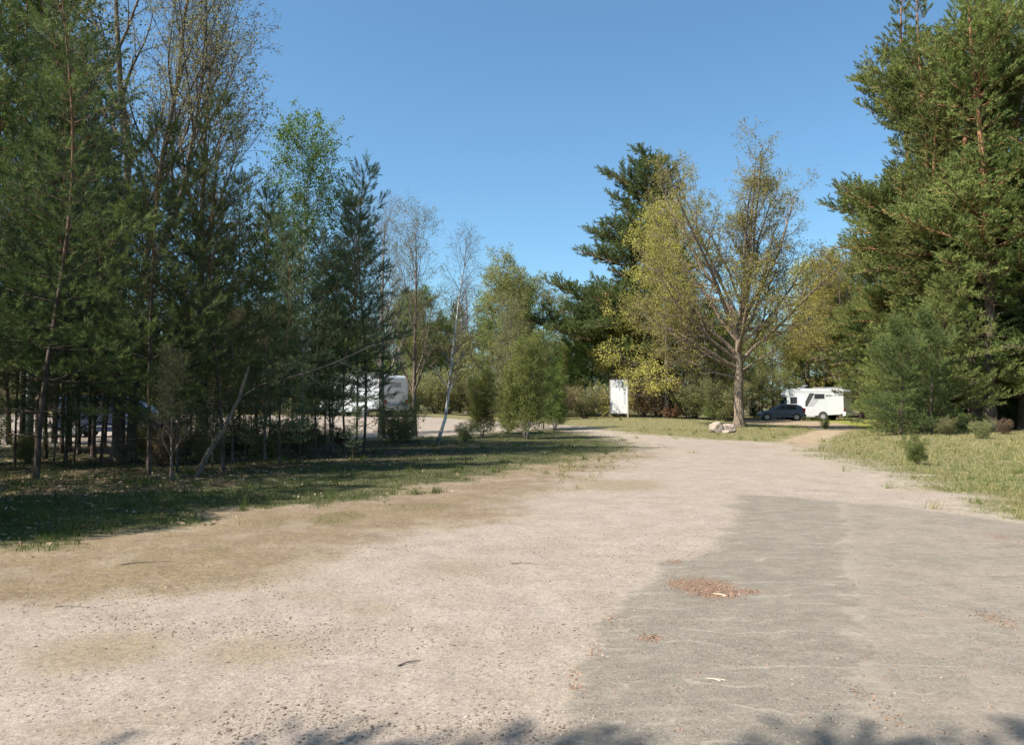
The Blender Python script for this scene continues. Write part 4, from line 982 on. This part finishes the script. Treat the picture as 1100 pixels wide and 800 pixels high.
def motorhome(loc, rz, label):
    r = empty('motorhome', loc, rz); tag(r, label, 'motorhome')
    hw = 1.13
    body = [(-3.6, .62), (-3.68, .9), (-3.66, 2.62), (-3.5, 2.78), (-2.2, 2.86), (1.3, 2.88), (1.95, 2.72), (2.45, 2.38), (2.42, 2.2), (1.75, 2.1), (1.72, .45), (-1.05, .42), (-3.2, .55)]
    bmobj('body', prism(body, -hw, hw, .035), VM['white'], r)
    cab = [(1.5, .42), (1.5, 2.15), (2.1, 2.2), (2.62, 1.36), (3.28, 1.12), (3.5, .8), (3.5, .42)]
    bmobj('cab', prism(cab, -.98, .98, .05, taper=lambda z: max(0, z - 1.3) * .14), VM['white'], r)
    # windscreen
    bmobj('windscreen', quadbm([(2.14, -.8, 2.16), (2.14, .8, 2.16), (2.64, .92, 1.40), (2.64, -.92, 1.40)][::-1], .02), VM['glass'], r)
    for s_ in (1, -1):
        yb = (.985) * s_
        bmobj('cab_window', quadbm([(1.80, yb * .95, 2.02), (2.08, yb * .93, 2.02), (2.52, yb, 1.38), (1.80, yb, 1.38)][::(1 if s_ < 0 else -1)], .02), VM['glass'], r)
        bmobj('headlight', boxbm(3.3, 3.5 + .01, min(.62 * s_, .9 * s_), max(.62 * s_, .9 * s_), .78, .98, .03), VM['clear'], r)
        m_ = bmobj('mirror', boxbm(2.25, 2.42, min(1.0 * s_, 1.25 * s_), max(1.0 * s_, 1.25 * s_), 1.45, 1.85, .03), VM['dark'], r)
        y0, y1 = sorted((hw * s_, hw * s_ + .012 * s_))
        w1 = bmobj('window', prism([(.75, 1.5), (1.42, 1.5), (1.42, 2.1), (.75, 2.1)], y0, y1, 0), VM['glass'], r)
        w2 = bmobj('window', prism([(-1.9, 1.95), (-.95, 1.95), (-.95, 2.38), (-1.9, 2.38)], y0, y1 + (.006 if s_ > 0 else 0), 0), VM['glass'], r)
        # dark slanting stripe with a grey companion
        y2, y3 = sorted((hw * s_, hw * s_ + .006 * s_))
        bmobj('stripe', prism([(.15, 1.25), (-.25, 1.25), (-.95, 2.40), (-.85, 2.45), (-.48, 2.45)], y2, y3), VM['dark'], r)
        bmobj('stripe', prism([(-.32, 1.25), (-.85, 1.25), (-1.45, 1.93), (-.93, 1.93), (-.93, 2.28)], y2, y3), VM['grey'], r)
        bmobj('stripe', prism([(1.6, 2.62), (1.6, 2.56), (-3.2, 2.52), (-3.2, 2.57)], y2, y3), VM['grey'], r)
        bmobj('skirt', prism([(1.2, .30), (1.2, .46), (-.95, .43), (-.95, .30)], *sorted(((hw - .03) * s_, (hw + .004) * s_))), VM['grey'], r)
        bmobj('wheel_arch', cyl(-1.75, .36, .46, *sorted((hw * s_, (hw + .004) * s_))), VM['dark'], r)
        bmobj('wheel_arch', cyl(2.55, .36, .44, *sorted((.98 * s_, (.985) * s_))), VM['dark'], r)
        wheel(r, -1.75, (hw - .09) * s_, .34, .22, s_); wheel(r, 2.55, (.98 - .09) * s_, .34, .22, s_)
        bmobj('tail_light', boxbm(-3.72, -3.66, *sorted((.86 * s_, 1.06 * s_)), .85, 1.15, .01), VM['red'], r)
    bmobj('entrance_door', prism([(-.05, .5), (.55, .5), (.55, 2.3), (-.05, 2.3)], hw, hw + .01), VM['rear'], r)
    bmobj('rear_panel', boxbm(-3.70, -3.665, -1.0, 1.0, 1.0, 2.55, .01), VM['rear'], r)
    bmobj('rear_window', boxbm(-3.715, -3.69, -.45, .45, 1.95, 2.3, .005), VM['grey'], r)
    bmobj('rear_bumper', boxbm(-3.85, -3.55, -1.12, 1.12, .42, .78, .04), VM['rear'], r)
    bmobj('number_plate', boxbm(-3.862, -3.85, -.26, .26, .54, .65), VM['plate'], r)
    h = bmobj('roof_hatch', quadbm([(.95, -.35, 2.93), (.25, -.35, 3.22), (.25, .35, 3.22), (.95, .35, 2.93)], .05), VM['white'], r)
    bmobj('hatch_frame', boxbm(.25, 1.0, -.4, .4, 2.87, 2.93, .01), VM['grey'], r)
    bmobj('roof_rail', boxbm(-2.9, -.6, -.7, -.64, 2.93, 2.97), VM['grey'], r); bmobj('roof_rail', boxbm(-2.9, -.6, .64, .7, 2.93, 2.97), VM['grey'], r)
    bmobj('roof_vent', boxbm(-1.6, -1.1, -.25, .25, 2.86, 3.0, .03), VM['dark'], r)
    return r

def hatchback(loc, rz, label, name='hatchback_car', cat='car', paint='bluegrey', sc=1.0, kind='hatch'):
    r = empty(name, loc, rz); r.scale = (sc,) * 3; tag(r, label, cat)
    if kind == 'hatch':
        low = [(-1.95, .34), (-1.98, .62), (-1.9, .92), (.95, .93), (1.65, .80), (1.95, .62), (1.98, .34), (1.5, .24), (-1.5, .24)]
        top = [(-1.9, .90), (-1.55, 1.32), (-1.3, 1.42), (-.5, 1.46), (.1, 1.40), (.98, .92)]
        hw, wx, wr = .83, (-1.25, 1.22), .30; tp = .32
        win = [[(-.35, .96), (-.35, 1.34), (.10, 1.31), (.72, .96)], [(-1.25, .97), (-1.2, 1.32), (-.42, 1.34), (-.42, .96)]]
        ws = [(.14, 1.385), (1.0, .93)]; rwx = [(-1.60, 1.32), (-1.88, .98)]
    else:
        low = [(-2.4, .40), (-2.43, .8), (-2.4, 1.08), (1.75, 1.08), (2.25, .92), (2.43, .62), (2.4, .36), (1.9, .28), (-1.9, .28)]
        top = [(-2.4, 1.06), (-2.3, 1.80), (-2.1, 1.90), (.6, 1.93), (1.0, 1.84), (1.85, 1.06)]
        hw, wx, wr = .93, (-1.5, 1.5), .34; tp = .14
        win = [[(.15, 1.14), (.15, 1.72), (.85, 1.72), (1.45, 1.14)], [(-1.05, 1.14), (-1.05, 1.74), (.05, 1.74), (.05, 1.14)], [(-2.2, 1.14), (-2.15, 1.72), (-1.15, 1.74), (-1.15, 1.14)]]
        ws = [(1.02, 1.83), (1.86, 1.09)]; rwx = [(-2.31, 1.74), (-2.39, 1.15)]
    z0 = top[0][1] + .02
    tf = lambda z: max(0, z - z0) * tp
    bmobj('body', prism(low, -hw, hw, .07, 3), VM[paint], r)
    bmobj('roof', prism(top, -hw + .03, hw - .03, .05, 3, taper=tf), VM[paint], r)
    for s_ in (1, -1):
        for q in win:
            pts = [(x, (hw - .03 - tf(z)) * s_, z) for x, z in q]
            bmobj('window', quadbm(pts[::(1 if s_ > 0 else -1)], .012), VM['glass'], r)
        for cx in wx:
            bmobj('wheel_arch', cyl(cx, wr, wr * 1.2, *sorted((hw * s_, (hw + .004) * s_))), VM['dark'], r)
            wheel(r, cx, (hw - .07) * s_, wr, .19, s_)
        fx = low[5][0]
        bmobj('headlight', boxbm(fx - .3, fx - .02, *sorted(((hw - .32) * s_, (hw + .004) * s_)), .60, .76, .04), VM['clear'], r)
        bx = low[1][0]
        bmobj('tail_light', boxbm(bx - .01, bx + .22, *sorted(((hw - .20) * s_, (hw + .006) * s_)), .72, 1.10, .03), VM['red'], r)
        bmobj('mirror', boxbm(win[0][2][0] + .35, win[0][2][0] + .5, *sorted((hw * s_, (hw + .17) * s_)), z0 + .02, z0 + .16, .03), VM[paint], r)
        bmobj('door_handle', boxbm(win[1][3][0] - .1, win[1][3][0] - .25, *sorted((hw * s_, (hw + .02) * s_)), z0 - .16, z0 - .13), VM['dark'], r)
        bmobj('trim_strip', boxbm(-1.0, 1.0, *sorted((hw * s_, (hw + .012) * s_)), .50, .56), VM['grey' if kind != 'hatch' else 'dark'], r)
    i_ = hw - .14 - tf(ws[0][1])
    bmobj('windscreen', quadbm([(ws[0][0], -i_, ws[0][1]), (ws[0][0], i_, ws[0][1]), (ws[1][0], hw - .10, ws[1][1]), (ws[1][0], -hw + .10, ws[1][1])][::-1], .02), VM['glass'], r)
    bmobj('rear_window', quadbm([(rwx[0][0], -i_, rwx[0][1]), (rwx[0][0], i_, rwx[0][1]), (rwx[1][0], hw - .12, rwx[1][1]), (rwx[1][0], -hw + .12, rwx[1][1])], .03), VM['glass'], r)
    bmobj('bumper', boxbm(low[1][0] - .08, low[1][0] + .15, -hw + .03, hw - .03, .32, .56, .05), VM['dark'], r)
    bmobj('bumper', boxbm(low[6][0] - .15, low[6][0] + .07, -hw + .03, hw - .03, .30, .50, .05), VM['dark' if kind == 'hatch' else 'grey'], r)
    bmobj('number_plate', boxbm(low[1][0] - .092, low[1][0] - .08, -.26, .26, .40, .51), VM['plate'], r)
    return r
def vloc(px, D, dz=0): X = (px - CX) / F * D; return (X, D, float(hgt(X, D)) + dz)
mh = motorhome(vloc(869, 71.5), PI - R(42), 'white motorhome with an open roof hatch parked behind the blue hatchback on the right')
mh.scale = (.94, .94, 1.0)
hatchback(vloc(838, 69), PI - R(12), 'blue-grey hatchback car parked in front of the white motorhome on the right')
mh2 = motorhome(vloc(388, 55), PI - R(40), 'white motorhome on the bright gravel, half hidden behind the thin trunks of the left grove')
hatchback(vloc(126, 36.5), R(8), 'dark blue van half hidden behind the twin-stemmed tree in the left grove', name='parked_van', cat='van', paint='darkblue', kind='van')

# ------------------------------------------------------------------ board
def board():
    X, Y = (665 - CX) / F * 61.0, 61.0
    r = empty('notice_board', (X, Y, float(hgt(X, Y))), R(-22)); tag(r, 'tall white notice board on two posts at the far side of the track', 'sign')
    m = NT('board_print'); v = m.coord('Object')
    n = m.noise(v, 3.0, 3); n2 = m.noise(v, 9, 5, .7)
    c = m.mix(m.ramp(n, .52, .62), (.60, .60, .59), (.50, .51, .52)); c = m.mix(m.math('MULTIPLY', m.ramp(n2, .6, .66), .18), c, (.30, .33, .36))
    pm = m.done(m.principled(c, .6))
    m = NT('board_header'); v = m.coord('Object'); n = m.noise(v, 9, 5, .8)
    c = m.mix(m.ramp(n, .45, .55), (.52, .52, .51), (.20, .21, .21)); hm = m.done(m.principled(c, .6))
    m = NT('board_margin'); v = m.coord('Object', (14, 1, 5)); n = m.noise(v, 2, 5, .8)
    c = m.mix(m.ramp(n, .45, .58), (.52, .52, .52), (.28, .29, .31)); sm = m.done(m.principled(c, .6))
    wm = simple('board_white', (.58, .58, .57), .5, var=.05)
    post = simple('post_wood', (.36, .34, .31), .8)
    z0, z1 = .36, 2.98; hw = .66
    bmobj('panel', boxbm(-hw, hw, -.03, .03, z0, z1), wm, r)
    bmobj('header_picture', boxbm(-hw + .07, hw - .12, -.036, -.031, z1 - .58, z1 - .06), hm, r)
    bmobj('map_sheet', boxbm(-hw + .06, hw - .30, -.036, -.031, z0 + .08, z1 - .62), pm, r)
    bmobj('text_column', boxbm(hw - .26, hw - .12, -.036, -.031, z0 + .7, z1 - .64), sm, r)
    for s_ in (-1, 1):
        bmobj('post', boxbm(hw * s_ - .04, hw * s_ + .04, -.05, .05, -.3, z1 + .03, .006) if False else boxbm((hw + .045) * s_ - .04, (hw + .045) * s_ + .04, -.05, .05, -.3, z1 + .03, .006), post, r)
    bmobj('crossbar', boxbm(-hw, hw, -.04, .04, z0 - .07, z0 - .005), VM['dark'], r)
    bmobj('cap_rail', boxbm(-hw, hw, -.05, .05, z1 + .003, z1 + .03), VM['grey'], r)
board()

# ------------------------------------------------------------------ boulders
def stonemat():
    m = NT('boulder_stone'); v = m.coord('Object'); n = m.noise(v, 3, 6, .65); n2 = m.noise(v, 14, 5, .7)
    c = m.mix(m.ramp(n, .35, .65), (.28, .22, .17), (.42, .35, .29)); c = m.mix(m.math('MULTIPLY', m.ramp(n2, .55, .7), .6), c, (.17, .14, .12))
    return m.done(m.principled(c, .9, normal=m.bump(m.math('ADD', n, n2), .6, .04)))
SM = stonemat()
def boulder(X, Y, sx, sy, sz, seed, label, rz=0):
    bm = bmesh.new(); bmesh.ops.create_icosphere(bm, subdivisions=4, radius=1); rb = random.Random(seed)
    pl = [(rv(rb).normalized(), rb.uniform(.62, .9)) for _ in range(16)]
    from mathutils import noise as mn
    for v in bm.verts:
        for n_, d_ in pl:
            q = v.co.dot(n_)
            if q > d_: v.co -= n_ * (q - d_) * .9
        v.co *= 1 + .09 * mn.noise(v.co * 2.3 + Vector((seed, 0, 0))) + .03 * mn.noise(v.co * 8)
        v.co.x *= sx; v.co.y *= sy; v.co.z *= sz
    o = bmobj('boulder', bm, SM); o.location = (X, Y, float(hgt(X, Y)) + sz * .45); o.rotation_euler = (.1, 0, rz)
    return tag(o, label, 'rock', 'boulders at the foot of the solitary tree')
bx_, by_ = at(775, 464.5)
boulder(bx_ - .28, by_, .46, .45, .42, 3, 'larger left half of the split pale boulder near the solitary trunk', .2)
boulder(bx_ + .36, by_ + .05, .36, .42, .38, 8, 'right half of the split pale boulder, beyond the dark crack', 1.2)
boulder(bx_ + .12, by_ - .5, .28, .22, .12, 5, 'flat pale stone lying in front of the split boulder', .1)

# ------------------------------------------------------------------ sticks lying on the ground
def stick(px, py, L, a, r, mat, label, bend=.06):
    X, Y = at(px, py); dx, dy = math.cos(a) * L / 2, math.sin(a) * L / 2
    zz = float(gz(np.array([[X, Y]]))[0][0]) + r * .8
    woodthing('stick', [(X - dx, Y - dy, zz), (X - dx * .3, Y - dy * .3 + bend * L, zz + r), (X + dx * .4, Y + dy * .4 + bend * L * .4, zz + r * .6), (X + dx, Y + dy, zz)], r, r * .4, mat, label, 'stick', sides=6)
M['pale'] = simple('split_wood', (.62, .50, .36), .8)
stick(766, 739, .085, 2.6, .004, M['pale'], 'small pale wood splinter lying on the asphalt near the bottom')
stick(772, 741, .075, 2.9, .003, M['pale'], 'second pale splinter crossing under the first near the bottom')
stick(773, 645, .12, 2.3, .006, M['pale'], 'pale bark sliver on the patch of rusty needles')
stick(80, 656, .34, -.12, .006, M['dead'], 'long thin stick lying on the soil at the left')
stick(440, 715, .16, .7, .006, M['twig'], 'short brown twig on the gravel in the lower middle')
stick(564, 608, .28, -.1, .007, M['greytwig'], 'thin grey twig lying flat on the gravel in the middle')
stick(158, 606, .5, .4, .006, M['twig'], 'thin twig on the bare soil in front of the grove')

# ------------------------------------------------------------------ light
SUN_EL, SUN_AZ = R(50), R(-115)   # azimuth measured from +Y clockwise: left, a touch behind the camera
w = bpy.data.worlds.new('World'); scene.world = w; w.use_nodes = True
nt = w.node_tree; bg = nt.nodes['Background']; sky = nt.nodes.new('ShaderNodeTexSky'); sky.sky_type = 'NISHITA'
sky.sun_disc = False; sky.sun_elevation = SUN_EL; sky.sun_rotation = SUN_AZ % (2 * PI); sky.air_density = 1.0; sky.dust_density = 1.0; sky.ozone_density = 1.9
tint = nt.nodes.new('ShaderNodeMix'); tint.data_type = 'RGBA'; tint.blend_type = 'MULTIPLY'; tint.inputs[0].default_value = 1
tint.inputs[7].default_value = (.66, .895, .96, 1); nt.links.new(sky.outputs[0], tint.inputs[6]); nt.links.new(tint.outputs[2], bg.inputs[0]); bg.inputs[1].default_value = .087
sd = bpy.data.lights.new('sun', 'SUN'); sd.energy = 4.3; sd.angle = R(.5); sd.color = (1, .93, .82)
so = bpy.data.objects.new('sun', sd); C.objects.link(so)
dirv = Vector((math.sin(SUN_AZ) * math.cos(SUN_EL), math.cos(SUN_AZ) * math.cos(SUN_EL), math.sin(SUN_EL)))
so.rotation_euler = dirv.to_track_quat('Z', 'Y').to_euler(); so.location = dirv * 60
vs = scene.view_settings; vs.view_transform = 'Standard'; vs.look = 'None'; vs.exposure = 1.2; vs.gamma = 1; vs.use_curve_mapping = False
scene.render.engine = 'CYCLES'
scene.cycles.max_bounces = 6; scene.cycles.diffuse_bounces = 4; scene.cycles.transmission_bounces = 3; scene.cycles.transparent_max_bounces = 4
